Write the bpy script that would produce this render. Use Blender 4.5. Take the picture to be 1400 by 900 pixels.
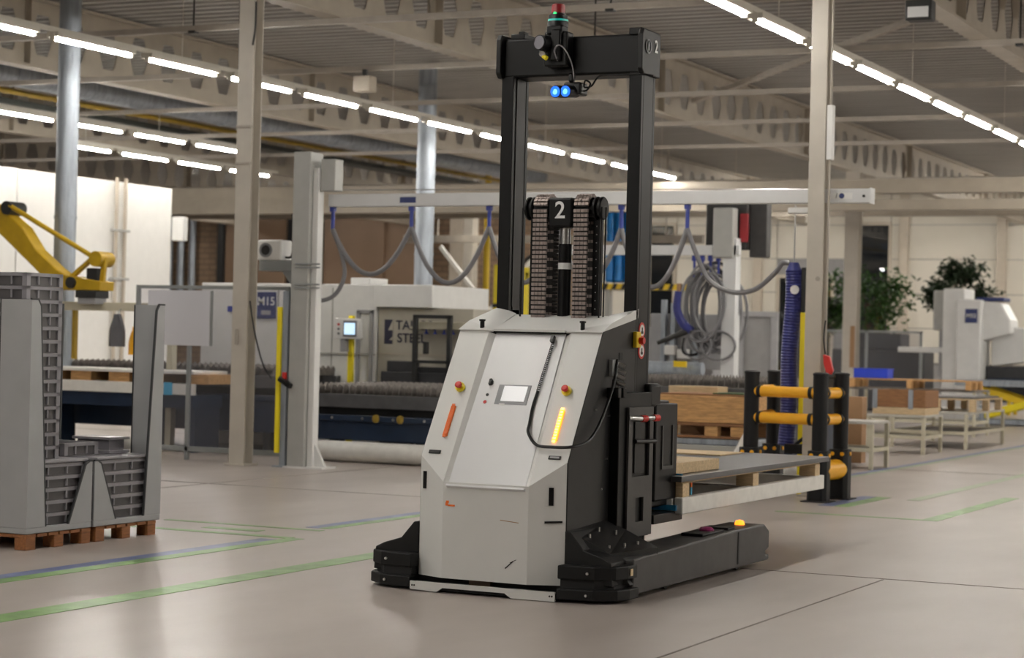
import bpy, bmesh, math, random
from mathutils import Vector, Matrix
random.seed(7)
for o in list(bpy.data.objects): bpy.data.objects.remove(o)
SC = bpy.context.scene
COL = SC.collection
R = math.radians
pi = math.pi

# ------------------------------------------------------------------ camera
cam_d = bpy.data.cameras.new('camera'); cam = bpy.data.objects.new('camera', cam_d); COL.objects.link(cam)
cam_d.sensor_width = 36.0; cam_d.lens = 72.0; cam_d.clip_end = 300; cam_d.clip_start = 0.05
TH = math.atan(1354 / 2800.0); PITCH = math.atan(16 / 2800.0); ROLL = R(1.4)
fw = Vector((-math.sin(TH) * math.cos(PITCH), math.cos(TH) * math.cos(PITCH), math.sin(PITCH)))
rt0 = Vector((math.cos(TH), math.sin(TH), 0)); up0 = rt0.cross(fw)
rt = rt0 * math.cos(ROLL) + up0 * math.sin(ROLL); up = up0 * math.cos(ROLL) - rt0 * math.sin(ROLL)
M = Matrix((rt, up, -fw)).transposed().to_4x4(); M.translation = Vector((0, 0, 1.5)); cam.matrix_world = M
cam_d.dof.use_dof = True; cam_d.dof.focus_distance = 12.0; cam_d.dof.aperture_fstop = 3.2
SC.camera = cam
# ------------------------------------------------------------------ world (night outside), exposure
w = bpy.data.worlds.new('night_sky'); SC.world = w; w.use_nodes = True
w.node_tree.nodes['Background'].inputs[0].default_value = (0.012, 0.016, 0.026, 1)
w.node_tree.nodes['Background'].inputs[1].default_value = 1.0
SC.view_settings.view_transform = 'Standard'; SC.view_settings.look = 'None'
SC.view_settings.gamma = 1.0; SC.view_settings.use_curve_mapping = False
SC.view_settings.exposure = 0.18
TUBE_STRENGTH = 105.0          # all the hall's light comes from tube luminaires, added rows included

# ------------------------------------------------------------------ materials
MATS = {}
def mat(name, col, rough=0.5, metal=0.0, var=0.08, scale=6.0, bump=0.0, bscale=60.0, emit=None, es=0.0, stretch=None, spec=0.5, coat=0.0):
    m = bpy.data.materials.new(name); m.use_nodes = True; nt = m.node_tree; N = nt.nodes; L = nt.links
    b = N['Principled BSDF']
    b.inputs['Roughness'].default_value = rough; b.inputs['Metallic'].default_value = metal
    b.inputs['Specular IOR Level'].default_value = spec; b.inputs['Coat Weight'].default_value = coat
    tc = N.new('ShaderNodeTexCoord'); mp = N.new('ShaderNodeMapping')
    L.new(tc.outputs['Object'], mp.inputs['Vector'])
    if stretch: mp.inputs['Scale'].default_value = stretch
    nz = N.new('ShaderNodeTexNoise'); nz.inputs['Scale'].default_value = scale; nz.inputs['Detail'].default_value = 4
    L.new(mp.outputs['Vector'], nz.inputs['Vector'])
    cr = N.new('ShaderNodeValToRGB'); e = cr.color_ramp.elements
    e[0].position = 0.3; e[1].position = 0.7
    e[0].color = [max(0, c * (1 - var)) for c in col] + [1]; e[1].color = [min(1, c * (1 + var)) for c in col] + [1]
    L.new(nz.outputs['Fac'], cr.inputs['Fac']); L.new(cr.outputs['Color'], b.inputs['Base Color'])
    if bump:
        n2 = N.new('ShaderNodeTexNoise'); n2.inputs['Scale'].default_value = bscale; n2.inputs['Detail'].default_value = 3
        L.new(mp.outputs['Vector'], n2.inputs['Vector'])
        bp = N.new('ShaderNodeBump'); bp.inputs['Strength'].default_value = bump; bp.inputs['Distance'].default_value = 0.01
        L.new(n2.outputs['Fac'], bp.inputs['Height']); L.new(bp.outputs['Normal'], b.inputs['Normal'])
    if emit:
        b.inputs['Emission Color'].default_value = list(emit) + [1]; b.inputs['Emission Strength'].default_value = es
    MATS[name] = m
    return m
def glassy(name, tint, alpha, diff=(0.8, 0.8, 0.8), gl=0.08, rough=0.08):
    """thin pane: part of the light goes straight through, part scatters, part mirrors"""
    m = bpy.data.materials.new(name); m.use_nodes = True; nt = m.node_tree; N = nt.nodes; L = nt.links
    N.remove(N['Principled BSDF']); out = N['Material Output']
    t = N.new('ShaderNodeBsdfTransparent'); t.inputs[0].default_value = list(tint) + [1]
    d = N.new('ShaderNodeBsdfDiffuse'); d.inputs[0].default_value = list(diff) + [1]
    g = N.new('ShaderNodeBsdfGlossy'); g.inputs['Roughness'].default_value = rough
    a = N.new('ShaderNodeMixShader'); a.inputs[0].default_value = alpha; L.new(t.outputs[0], a.inputs[1]); L.new(d.outputs[0], a.inputs[2])
    b = N.new('ShaderNodeMixShader'); b.inputs[0].default_value = gl; L.new(a.outputs[0], b.inputs[1]); L.new(g.outputs[0], b.inputs[2])
    L.new(b.outputs[0], out.inputs['Surface']); MATS[name] = m
    return m
mat('agv_white', (0.70, 0.70, 0.685), 0.40, var=0.03, scale=3, bump=0.03, bscale=30)
mat('agv_panel', (0.74, 0.745, 0.76), 0.29, metal=0.0, var=0.03, scale=2, bump=0.02, bscale=8, coat=0.0)
mat('agv_black', (0.0035, 0.0035, 0.004), 0.40, var=0.3, scale=5, spec=0.22)
mat('agv_dark', (0.010, 0.010, 0.0105), 0.42, var=0.2, scale=6, bump=0.05, bscale=120, spec=0.28)
mat('agv_grey', (0.052, 0.050, 0.049), 0.48, var=0.15, scale=8, bump=0.05, bscale=150, spec=0.35)
mat('rubber', (0.006, 0.006, 0.0065), 0.55, var=0.2, spec=0.3)
mat('black_plastic', (0.007, 0.007, 0.008), 0.35, var=0.2, spec=0.35)
mat('steel', (0.55, 0.55, 0.55), 0.28, metal=1.0, var=0.12, scale=20)
mat('galv', (0.34, 0.375, 0.42), 0.48, metal=0.55, var=0.2, scale=14, stretch=(1, 1, 0.15))
mat('chain_steel', (0.30, 0.245, 0.225), 0.5, metal=0.5, var=0.2, scale=30)
mat('chain_shade', (0.03, 0.027, 0.026), 0.5, metal=0.5, var=0.3, scale=40)  # darkened chain metal, carries shade between and behind the plates
mat('orange_plastic', (0.85, 0.17, 0.02), 0.4, var=0.06)
mat('amber_lit', (0.9, 0.35, 0.03), 0.4, var=0.02, emit=(1.0, 0.27, 0.015), es=2.0)
mat('amber_core', (0.95, 0.75, 0.25), 0.4, var=0.02, emit=(1.0, 0.50, 0.08), es=4.0)
mat('red', (0.62, 0.03, 0.025), 0.35, var=0.06)
mat('red_dark', (0.28, 0.012, 0.018), 0.35, var=0.06)
mat('yellow', (0.80, 0.55, 0.015), 0.4, var=0.05)
mat('yellow_bright', (0.93, 0.76, 0.02), 0.4, var=0.04)
mat('robot_yellow', (0.46, 0.29, 0.012), 0.42, var=0.10)
mat('barrier_yellow', (0.90, 0.44, 0.015), 0.36, var=0.05)
mat('barrier_black', (0.007, 0.007, 0.008), 0.5, var=0.2, spec=0.3)
mat('screen_lit', (0.8, 0.8, 0.8), 0.2, var=0.0, emit=(0.9, 0.92, 0.95), es=0.25)
mat('screen_blue', (0.5, 0.65, 0.8), 0.2, var=0.05, emit=(0.55, 0.75, 0.95), es=0.9)
mat('bezel', (0.20, 0.20, 0.215), 0.35, var=0.05)
mat('bezel_frame', (0.72, 0.73, 0.74), 0.3, var=0.02)
mat('blue_lens', (0.03, 0.15, 0.9), 0.2, var=0.0, emit=(0.01, 0.13, 1.0), es=1.3)
mat('blue_core', (0.2, 0.5, 1), 0.2, var=0.0, emit=(0.06, 0.30, 1.0), es=2.2)
mat('teal', (0.02, 0.42, 0.36), 0.3, var=0.03, emit=(0.0, 0.5, 0.4), es=0.25)
mat('green_lit', (0.05, 0.6, 0.2), 0.3, var=0.0, emit=(0.03, 0.7, 0.2), es=1.0)
mat('lens', (0.16, 0.155, 0.185), 0.4, metal=0.0, var=0.05)
mat('white_print', (0.82, 0.82, 0.82), 0.5, var=0.02)
mat('sticker_white', (0.75, 0.74, 0.73), 0.5, var=0.03)
mat('magenta', (0.30, 0.03, 0.14), 0.3, var=0.1)
mat('sticker_blue', (0.02, 0.25, 0.50), 0.5, var=0.05)
mat('sky_blue', (0.06, 0.42, 0.70), 0.5, var=0.05)
mat('white_board', (0.80, 0.785, 0.74), 0.55, var=0.06, scale=10)
mat('sheet_steel', (0.10, 0.103, 0.112), 0.32, metal=0.4, var=0.1, scale=3)
mat('wood_light', (0.60, 0.45, 0.27), 0.7, var=0.18, scale=9, stretch=(1, 8, 8), bump=0.1)
mat('wood_orange', (0.56, 0.32, 0.13), 0.65, var=0.25, scale=7, stretch=(1.2, 6, 9), bump=0.1)
mat('wood_red', (0.27, 0.105, 0.033), 0.65, var=0.3, scale=7, stretch=(6, 1.2, 9), bump=0.1)
mat('wood_brown', (0.27, 0.13, 0.055), 0.7, var=0.25, scale=7, stretch=(1.2, 6, 9), bump=0.1)
mat('cardboard', (0.36, 0.21, 0.11), 0.75, var=0.08)
mat('bin_grey', (0.36, 0.365, 0.37), 0.5, var=0.05, scale=4)
mat('bin_edge', (0.035, 0.037, 0.04), 0.5, var=0.1)
mat('tray_grey', (0.075, 0.070, 0.074), 0.38, var=0.12, scale=8)
mat('tray_light', (0.25, 0.24, 0.26), 0.35, var=0.1, scale=8)
mat('column_beige', (0.52, 0.48, 0.42), 0.5, var=0.06, scale=4)
mat('beam_beige', (0.35, 0.305, 0.245), 0.55, var=0.08, scale=3)
mat('rail_grey', (0.40, 0.36, 0.31), 0.5, var=0.08)
mat('paint_grey', (0.40, 0.40, 0.38), 0.45, var=0.05)
mat('paint_midgrey', (0.27, 0.285, 0.285), 0.45, var=0.06)
mat('paint_white', (0.76, 0.755, 0.74), 0.4, var=0.03)
mat('enclosure_white', (0.82, 0.81, 0.78), 0.5, var=0.02)
mat('gantry_white', (0.68, 0.685, 0.69), 0.35, var=0.03)
mat('cabinet_beige', (0.46, 0.43, 0.36), 0.5, var=0.04)
mat('cabinet_grey', (0.33, 0.33, 0.34), 0.5, var=0.06)
mat('navy', (0.012, 0.026, 0.058), 0.35, var=0.12)
mat('bed_dark', (0.035, 0.036, 0.04), 0.5, var=0.2)
mat('bed_grey', (0.085, 0.085, 0.09), 0.5, var=0.2)
mat('slat_metal', (0.20, 0.18, 0.165), 0.5, metal=0.5, var=0.35, scale=12)
mat('sign_navy', (0.025, 0.04, 0.15), 0.45, var=0.03)
mat('sign_dark', (0.022, 0.022, 0.05), 0.45, var=0.03)
mat('blue_bin', (0.02, 0.06, 0.62), 0.4, var=0.05)
mat('blue_drum', (0.015, 0.22, 0.62), 0.35, var=0.12, scale=4)
mat('hose_grey', (0.18, 0.178, 0.19), 0.4, var=0.06)
mat('hose_blue', (0.022, 0.028, 0.17), 0.45, var=0.15, scale=20)
mat('clip_blue', (0.03, 0.05, 0.30), 0.4, var=0.05)
mat('leaf_a', (0.030, 0.085, 0.012), 0.45, var=0.4, scale=3)
mat('leaf_b', (0.016, 0.036, 0.012), 0.5, var=0.4, scale=3)
mat('bark', (0.10, 0.07, 0.045), 0.8, var=0.2)
mat('table_cream', (0.56, 0.52, 0.40), 0.5, var=0.06)
mat('table_top', (0.52, 0.50, 0.45), 0.5, var=0.08)
mat('pit_dark', (0.01, 0.01, 0.011), 0.7, var=0.1)
mat('coat_grey', (0.11, 0.11, 0.12), 0.8, var=0.15)
mat('coat_yellow', (0.86, 0.42, 0.01), 0.7, var=0.1)
mat('coat_navy', (0.02, 0.03, 0.10), 0.8, var=0.1)
mat('line_green', (0.20, 0.37, 0.11), 0.32, var=0.28, scale=5)
mat('line_blue', (0.15, 0.19, 0.36), 0.32, var=0.22, scale=5)
mat('line_faint', (0.33, 0.40, 0.25), 0.32, var=0.15, scale=4)
mat('joint', (0.22, 0.19, 0.165), 0.7, var=0.2)
mat('panel_wall', (0.64, 0.60, 0.52), 0.6, var=0.04, scale=0.6)
mat('plinth_grey', (0.27, 0.265, 0.265), 0.6, var=0.06)
mat('door_brown', (0.16, 0.10, 0.06), 0.6, var=0.1, scale=1)
mat('frame_beige', (0.50, 0.44, 0.36), 0.5, var=0.05)
mat('frame_dark', (0.02, 0.02, 0.02), 0.5, var=0.05)
mat('tray_cable', (0.045, 0.05, 0.045), 0.5, var=0.2)
mat('gas_yellow', (0.34, 0.22, 0.02), 0.45, var=0.1)
mat('tube_glow', (0.9, 0.9, 0.85), 0.4, var=0.0, emit=(1.0, 0.96, 0.89), es=TUBE_STRENGTH)
mat('tube_body', (0.6, 0.57, 0.5), 0.4, var=0.02)
glassy('fence_pane', (0.90, 0.90, 0.92), 0.04, (0.75, 0.75, 0.78), 0.035, 0.1)
glassy('sheet_pane', (0.9, 0.9, 0.95), 0.72, (0.80, 0.80, 0.84), 0.05, 0.15)
glassy('window_glass', (0.75, 0.8, 0.85), 0.02, (0.02, 0.02, 0.02), 0.10, 0.02)

def floor_material():
    m = bpy.data.materials.new('concrete'); m.use_nodes = True; N = m.node_tree.nodes; L = m.node_tree.links; b = N['Principled BSDF']
    tc = N.new('ShaderNodeTexCoord')
    n1 = N.new('ShaderNodeTexNoise'); n1.inputs['Scale'].default_value = 0.55; n1.inputs['Detail'].default_value = 5
    n2 = N.new('ShaderNodeTexNoise'); n2.inputs['Scale'].default_value = 5.0; n2.inputs['Detail'].default_value = 5; n2.inputs['Roughness'].default_value = 0.5
    mp = N.new('ShaderNodeMapping'); mp.inputs['Scale'].default_value = (0.5, 0.18, 1)
    L.new(tc.outputs['Object'], n1.inputs['Vector']); L.new(tc.outputs['Object'], mp.inputs['Vector']); L.new(mp.outputs['Vector'], n2.inputs['Vector'])
    mx = N.new('ShaderNodeMath'); mx.operation = 'ADD'; L.new(n1.outputs['Fac'], mx.inputs[0]); L.new(n2.outputs['Fac'], mx.inputs[1])
    h = N.new('ShaderNodeMath'); h.operation = 'MULTIPLY'; h.inputs[1].default_value = 0.5; L.new(mx.outputs[0], h.inputs[0])
    cr = N.new('ShaderNodeValToRGB'); e = cr.color_ramp.elements; e[0].position = 0.32; e[1].position = 0.68
    e[0].color = (0.365, 0.315, 0.285, 1); e[1].color = (0.475, 0.42, 0.385, 1)
    L.new(h.outputs[0], cr.inputs['Fac']); L.new(cr.outputs['Color'], b.inputs['Base Color'])
    rr = N.new('ShaderNodeMapRange'); rr.inputs['To Min'].default_value = 0.29; rr.inputs['To Max'].default_value = 0.33
    L.new(n1.outputs['Fac'], rr.inputs['Value']); L.new(rr.outputs[0], b.inputs['Roughness'])
    MATS['concrete'] = m
floor_material()
def brick_material():
    m = bpy.data.materials.new('brick'); m.use_nodes = True; N = m.node_tree.nodes; L = m.node_tree.links; b = N['Principled BSDF']
    tc = N.new('ShaderNodeTexCoord'); mp = N.new('ShaderNodeMapping'); mp.inputs['Rotation'].default_value = (R(90), 0, 0)
    br = N.new('ShaderNodeTexBrick'); br.inputs['Scale'].default_value = 1.0
    br.inputs['Color1'].default_value = (0.30, 0.205, 0.13, 1); br.inputs['Color2'].default_value = (0.25, 0.165, 0.105, 1); br.inputs['Mortar'].default_value = (0.17, 0.12, 0.085, 1)
    br.inputs['Brick Width'].default_value = 0.5; br.inputs['Row Height'].default_value = 0.2; br.inputs['Mortar Size'].default_value = 0.02
    L.new(tc.outputs['Object'], mp.inputs['Vector']); L.new(mp.outputs['Vector'], br.inputs['Vector']); L.new(br.outputs['Color'], b.inputs['Base Color'])
    b.inputs['Roughness'].default_value = 0.75; MATS['brick'] = m
brick_material()
mat('deck', (0.38, 0.368, 0.35), 0.42, metal=0.25, var=0.10, scale=2, stretch=(0.3, 2, 1))

# ------------------------------------------------------------------ mesh helpers (coordinates are world metres)
class MB:
    def __init__(s, off=(0, 0, 0)): s.v = []; s.f = []; s.off = Vector(off)
    def add(s, vs, fs):
        n = len(s.v); s.v += [Vector(p) + s.off for p in vs]; s.f += [tuple(i + n for i in f) for f in fs]; return s
    def box(s, x0, x1, y0, y1, z0, z1):
        return s.add([(x0, y0, z0), (x1, y0, z0), (x1, y1, z0), (x0, y1, z0), (x0, y0, z1), (x1, y0, z1), (x1, y1, z1), (x0, y1, z1)],
                     [(0, 3, 2, 1), (4, 5, 6, 7), (0, 1, 5, 4), (1, 2, 6, 5), (2, 3, 7, 6), (3, 0, 4, 7)])
    def obox(s, c, a, b, d):
        c, a, b, d = map(Vector, (c, a, b, d))
        vs = [c + a * i + b * j + d * k for k in (-1, 1) for (i, j) in ((-1, -1), (1, -1), (1, 1), (-1, 1))]
        return s.add(vs, [(0, 3, 2, 1), (4, 5, 6, 7), (0, 1, 5, 4), (1, 2, 6, 5), (2, 3, 7, 6), (3, 0, 4, 7)])
    def prism(s, pts, plane, a, b):
        n = len(pts)
        def P(p, t): return {'xy': (p[0], p[1], t), 'xz': (p[0], t, p[1]), 'yz': (t, p[0], p[1])}[plane]
        vs = [P(p, a) for p in pts] + [P(p, b) for p in pts]
        return s.add(vs, [tuple(range(n - 1, -1, -1)), tuple(range(n, 2 * n))] + [(i, (i + 1) % n, (i + 1) % n + n, i + n) for i in range(n)])
    def bar(s, p0, p1, w, h):
        p0, p1 = Vector(p0), Vector(p1); d = p1 - p0; t = d.normalized()
        ref = Vector((0, 0, 1)) if abs(t.z) < 0.95 else Vector((0, 1, 0))
        sd = t.cross(ref).normalized(); u = sd.cross(t)
        return s.obox((p0 + p1) / 2, d / 2, sd * w / 2, u * h / 2)
    def cyl(s, p0, p1, r, r1=None, n=16):
        p0, p1 = Vector(p0), Vector(p1); r1 = r if r1 is None else r1; t = (p1 - p0).normalized()
        ref = Vector((0, 0, 1)) if abs(t.z) < 0.9 else Vector((1, 0, 0)); a = t.cross(ref).normalized(); b = t.cross(a)
        vs = []
        for p, q in ((p0, r), (p1, r1)):
            vs += [p + (a * math.cos(2 * pi * i / n) + b * math.sin(2 * pi * i / n)) * q for i in range(n)]
        return s.add(vs, [tuple(range(n)), tuple(range(2 * n - 1, n - 1, -1))] + [(i, (i + 1) % n + 0, (i + 1) % n + n, i + n) for i in range(n)])
    def tube(s, pts, r, n=8):
        pts = [Vector(p) for p in pts]; k = len(pts); vs = []; a = None
        for i, p in enumerate(pts):
            t = (pts[min(i + 1, k - 1)] - pts[max(i - 1, 0)]).normalized()
            if a is None:
                ref = Vector((0, 0, 1)) if abs(t.z) < 0.9 else Vector((1, 0, 0)); a = t.cross(ref).normalized()
            a = (a - t * a.dot(t)).normalized(); b = t.cross(a)
            rr = r[i] if isinstance(r, (list, tuple)) else r
            vs += [p + (a * math.cos(2 * pi * j / n) + b * math.sin(2 * pi * j / n)) * rr for j in range(n)]
        fs = [(i * n + j, i * n + (j + 1) % n, (i + 1) * n + (j + 1) % n, (i + 1) * n + j) for i in range(k - 1) for j in range(n)]
        return s.add(vs, fs + [tuple(range(n - 1, -1, -1)), tuple(range((k - 1) * n, k * n))])
    def lathe(s, c, prof, axis=(0, 0, 1), n=20):
        c = Vector(c); t = Vector(axis).normalized(); ref = Vector((1, 0, 0)) if abs(t.x) < 0.9 else Vector((0, 1, 0)); a = t.cross(ref).normalized(); b = t.cross(a)
        vs = []
        for (r, h) in prof: vs += [c + t * h + (a * math.cos(2 * pi * j / n) + b * math.sin(2 * pi * j / n)) * max(r, 1e-4) for j in range(n)]
        k = len(prof)
        fs = [(i * n + j, i * n + (j + 1) % n, (i + 1) * n + (j + 1) % n, (i + 1) * n + j) for i in range(k - 1) for j in range(n)]
        return s.add(vs, fs + [tuple(range(n - 1, -1, -1)), tuple(range((k - 1) * n, k * n))])
    def build(s, name, m, parent=None, smooth=True, bevel=0.0, kind=None, label=None):
        if parent is None:
            xs = [p.x for p in s.v]; ys = [p.y for p in s.v]; zs = [p.z for p in s.v]
            loc = Vector(((min(xs) + max(xs)) / 2, (min(ys) + max(ys)) / 2, min(zs)))
        else:
            loc = Vector((0, 0, 0)); q = parent
            while q: loc += q.location; q = q.parent
        me = bpy.data.meshes.new(name); me.from_pydata([p - loc for p in s.v], [], s.f)
        bm = bmesh.new(); bm.from_mesh(me); bmesh.ops.recalc_face_normals(bm, faces=bm.faces); bm.to_mesh(me); bm.free()
        me.materials.append(MATS[m])
        if smooth:
            me.shade_smooth(); me.set_sharp_from_angle(angle=R(38))
        o = bpy.data.objects.new(name, me); COL.objects.link(o)
        if parent is None: o.location = loc
        else: o.parent = parent
        if bevel:
            bv = o.modifiers.new('bevel', 'BEVEL'); bv.width = bevel; bv.segments = 2; bv.limit_method = 'ANGLE'; bv.angle_limit = R(40)
        if kind: o['kind'] = kind
        if label: o['label'] = label
        return o
def tag(o, label, cat, group=None):
    o['label'] = label; o['category'] = cat
    if group: o['group'] = group
    return o
def thing(name, label, cat, loc, group=None):
    o = bpy.data.objects.new(name, None); COL.objects.link(o); o.location = loc; o.empty_display_size = 0.1
    return tag(o, label, cat, group)
def struct(o): o['kind'] = 'structure'; return o
def copy_tree(o, parent=None, loc=None, label=None, rotz=None):
    c = o.copy(); COL.objects.link(c); c.parent = parent
    if loc is not None: c.location = loc
    if rotz is not None: c.rotation_euler = (0, 0, rotz)
    if label: c['label'] = label
    for ch in [x for x in KIDS(o)]: copy_tree(ch, c)
    return c
def KIDS(o): return [x for x in bpy.data.objects if x.parent == o]
def text(name, body, size, c, right, upv, m, parent, thick=0.002):
    """flat lettering laid on a surface: c centre, right/up directions of the writing"""
    cu = bpy.data.curves.new(name, 'FONT'); cu.body = body; cu.size = size; cu.align_x = 'CENTER'; cu.align_y = 'CENTER'; cu.extrude = thick; cu.offset = size * 0.012
    t = bpy.data.objects.new(name, cu); COL.objects.link(t)
    dg = bpy.context.evaluated_depsgraph_get(); me = bpy.data.meshes.new_from_object(t.evaluated_get(dg)); bpy.data.objects.remove(t)
    rv, uv = Vector(right).normalized(), Vector(upv).normalized(); nv = rv.cross(uv)
    mtx = Matrix((rv, uv, nv)).transposed().to_4x4()
    loc = Vector((0, 0, 0)); q = parent
    while q: loc += q.location; q = q.parent
    mtx.translation = Vector(c) - loc
    me.transform(mtx); me.materials.clear(); me.materials.append(MATS[m])
    o = bpy.data.objects.new(name, me); COL.objects.link(o); o.parent = parent
    return o
def arc(p0, p1, sag, n=14):
    p0, p1 = Vector(p0), Vector(p1)
    return [p0.lerp(p1, i / n) + Vector((0, 0, -sag * 4 * (i / n) * (1 - i / n))) for i in range(n + 1)]
def spline(P, n=8):
    P = [Vector(p) for p in P]; out = []
    for i in range(len(P) - 1):
        a, b, c, d = P[max(i - 1, 0)], P[i], P[i + 1], P[min(i + 2, len(P) - 1)]
        for k in range(n):
            t = k / n
            out.append(0.5 * ((2 * b) + (c - a) * t + (2 * a - 5 * b + 4 * c - d) * t * t + (3 * b - a - 3 * c + d) * t ** 3))
    return out + [P[-1]]
ORD = ['first', 'second', 'third', 'fourth', 'fifth', 'sixth', 'seventh', 'eighth', 'ninth', 'tenth', 'eleventh', 'twelfth', 'thirteenth', 'fourteenth', 'fifteenth', 'sixteenth', 'seventeenth', 'eighteenth', 'nineteenth', 'twentieth', 'twenty-first', 'twenty-second', 'twenty-third', 'twenty-fourth', 'twenty-fifth', 'twenty-sixth', 'twenty-seventh', 'twenty-eighth', 'twenty-ninth', 'thirtieth']

# ================================================================== SETTING
XL, XR, YF, YB, ZR = -53.0, 14.0, -12.0, 62.0, 6.42
flo = struct(MB().box(XL, XR, YF, YB, -0.2, 0.0).build('floor', 'concrete', smooth=False))
def fline(m, x0, x1, y0, y1, nm='floor_line'): return MB().box(x0, x1, y0, y1, -0.001, 0.0022).build(nm, m, flo, smooth=False)
fline('line_blue', -8.19, -8.05, 6, 12.78); fline('line_green', -8.05, -7.92, 6, 12.95)
fline('line_green', -7.05, -6.86, 5, 14.5)
fline('line_green', -9.6, -8.15, 13.55, 13.62); fline('line_green', -9.5, -8.03, 12.9, 13.0); fline('line_green', -9.0, -8.5, 13.2, 13.32)
fline('line_blue', -8.40, -8.28, 13.75, 16.4); fline('line_green', -8.28, -8.18, 13.75, 16.4)
fline('line_green', -4.6, -4.45, 17.9, 21.3); fline('line_green', -5.95, -4.6, 17.9, 17.98)
fline('line_faint', -5.33, -5.2, 20.2, 30.0)
fline('line_blue', -5.85, -5.7, 18.9, 20.4); fline('line_green', -5.69, -5.55, 18.9, 20.4)
fline('line_blue', -7.0, -6.9, 22.3, 40.0); fline('line_faint', -6.89, -6.8, 22.3, 40.0)
for (x0, x1, y0, y1) in ((-4.6, 8, 13.14, 13.16), (-3.61, -3.597, -5, 13.1), (-20, -8.7, 17.1, 17.12), (-20, 8, 25.3, 25.32), (-11.6, -11.585, 5, 40), (0.4, 0.415, 0, 40)):
    fline('joint', x0, x1, y0, y1, 'floor_joint')

# roof: trapezoidal sheet, ribs running across the hall
pts = []; y = YF
while y < YB + 1:
    pts += [(y, ZR), (y + 0.13, ZR), (y + 0.16, ZR + 0.12), (y + 0.29, ZR + 0.12)]; y += 0.32
n = len(pts)
ceil = struct(MB().add([(XL, p[0], p[1]) for p in pts] + [(XR, p[0], p[1]) for p in pts], [(i, i + 1, i + 1 + n, i + n) for i in range(n - 1)]).build('ceiling', 'deck', smooth=False))
MB().box(XL, XR, YF, YB + 1, ZR + 0.14, ZR + 0.2).build('roof_board', 'deck', ceil, smooth=False)
def castellated(x, y0, y1, z0=5.38, z1=6.38, pitch=0.8):
    b = MB(); zb, zt = z0 + 0.02, z1 - 0.02; zm = (z0 + z1) / 2; hh = 0.30; hw = 0.25; tw = 0.13; y = y0
    k = int((y1 - y0) / pitch)
    for sx in (-0.007, 0.007):
        for i in range(k):
            c = y0 + (i + 0.5) * pitch; a, e = c - pitch / 2, c + pitch / 2
            V = [(x + sx, q, z) for q, z in ((a, zb), (e, zb), (e, zm), (e, zt), (a, zt), (a, zm), (c - tw, zm - hh), (c + tw, zm - hh), (c + hw, zm), (c + tw, zm + hh), (c - tw, zm + hh), (c - hw, zm))]
            b.add(V, [(0, 1, 7, 6), (1, 2, 8, 7), (2, 3, 9, 8), (3, 4, 10, 9), (4, 5, 11, 10), (5, 0, 6, 11)])
    b.box(x - 0.13, x + 0.13, y0, y1, z0 - 0.02, z0 + 0.02).box(x - 0.13, x + 0.13, y0, y1, z1 - 0.02, z1 + 0.02)
    q = y0 + 4
    while q < y1:
        b.box(x - 0.12, x + 0.12, q - 0.01, q + 0.01, z0 + 0.02, z1 - 0.02); q += 8
    return b.build('roof_beam', 'beam_beige', ceil, smooth=False)
for bx in (-47.3, -40.4, -33.5, -26.6, -19.7, -12.85, -5.88, 1.0, 7.9): castellated(bx, YF, YB)
for ry in (6.0, 9.9, 13.8, 17.6, 21.4, 25.3, 29.2, 33.1, 37.0, 45, 53):          # light-carrying rails across
    MB().box(XL, XR, ry - 0.04, ry + 0.04, 5.29, 5.36).build('ceiling_rail', 'rail_grey', ceil, smooth=False)
MB().box(XL, XR, 39.4, 39.65, 4.58, 4.85).build('cross_beam', 'beam_beige', ceil, smooth=False); MB().box(XL, XR, 39.4, 39.65, 4.25, 4.46).build('cross_beam', 'beam_beige', ceil, smooth=False); MB().box(XL, -14.0, 39.44, 39.6, 4.45, 4.6).build('cross_beam_web', 'beam_beige', ceil, smooth=False)
MB().box(XL, XR, 46.4, 46.6, 4.6, 4.95).build('cross_beam', 'beam_beige', ceil, smooth=False)
for q in range(16):   # rods with hooks from roof to rails
    x = -3.5 - 1.9 * q; yy = (21.4, 25.3, 17.6)[q % 3]
    MB().cyl((x, yy, 5.32), (x, yy, ZR), 0.012, n=6).box(x - 0.05, x + 0.05, yy - 0.05, yy + 0.05, 5.27, 5.30).build('hanger', 'frame_dark', ceil)
MB().bar((-4, 24.5, 5.9), (1, 33, 5.9), 0.08, 0.08).build('wind_brace', 'rail_grey', ceil); MB().bar((-12.6, 33, 5.7), (-6, 24.5, 5.7), 0.08, 0.08).build('wind_brace', 'rail_grey', ceil)

wb = struct(MB().box(XL, -26.9, YB, YB + 0.3, 0, 6.6).build('wall_back', 'brick', smooth=False))
for px in (-46.5, -41.0, -37.6, -32.3): MB().box(px, px + 0.5, YB - 0.25, YB, 0, 6.6).build('pilaster', 'frame_beige', wb, smooth=False)
for px in (-43.7, -43.2, -42.7): MB().cyl((px, YB - 0.4, 1.5), (px, YB - 0.4, 6.4), 0.13, n=12).build('wall_pipe', 'galv', wb)
wb2 = struct(MB().box(-26.9, XR, YB, YB + 0.3, 0, 6.6).build('wall_back_panelled', 'plinth_grey', smooth=False))
holes = [(-25.0, -24.2, 1.6, 5.35), (-18.15, -17.1, 0.5, 5.35), (-20.6, -18.9, 0.5, 3.7)]
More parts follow.
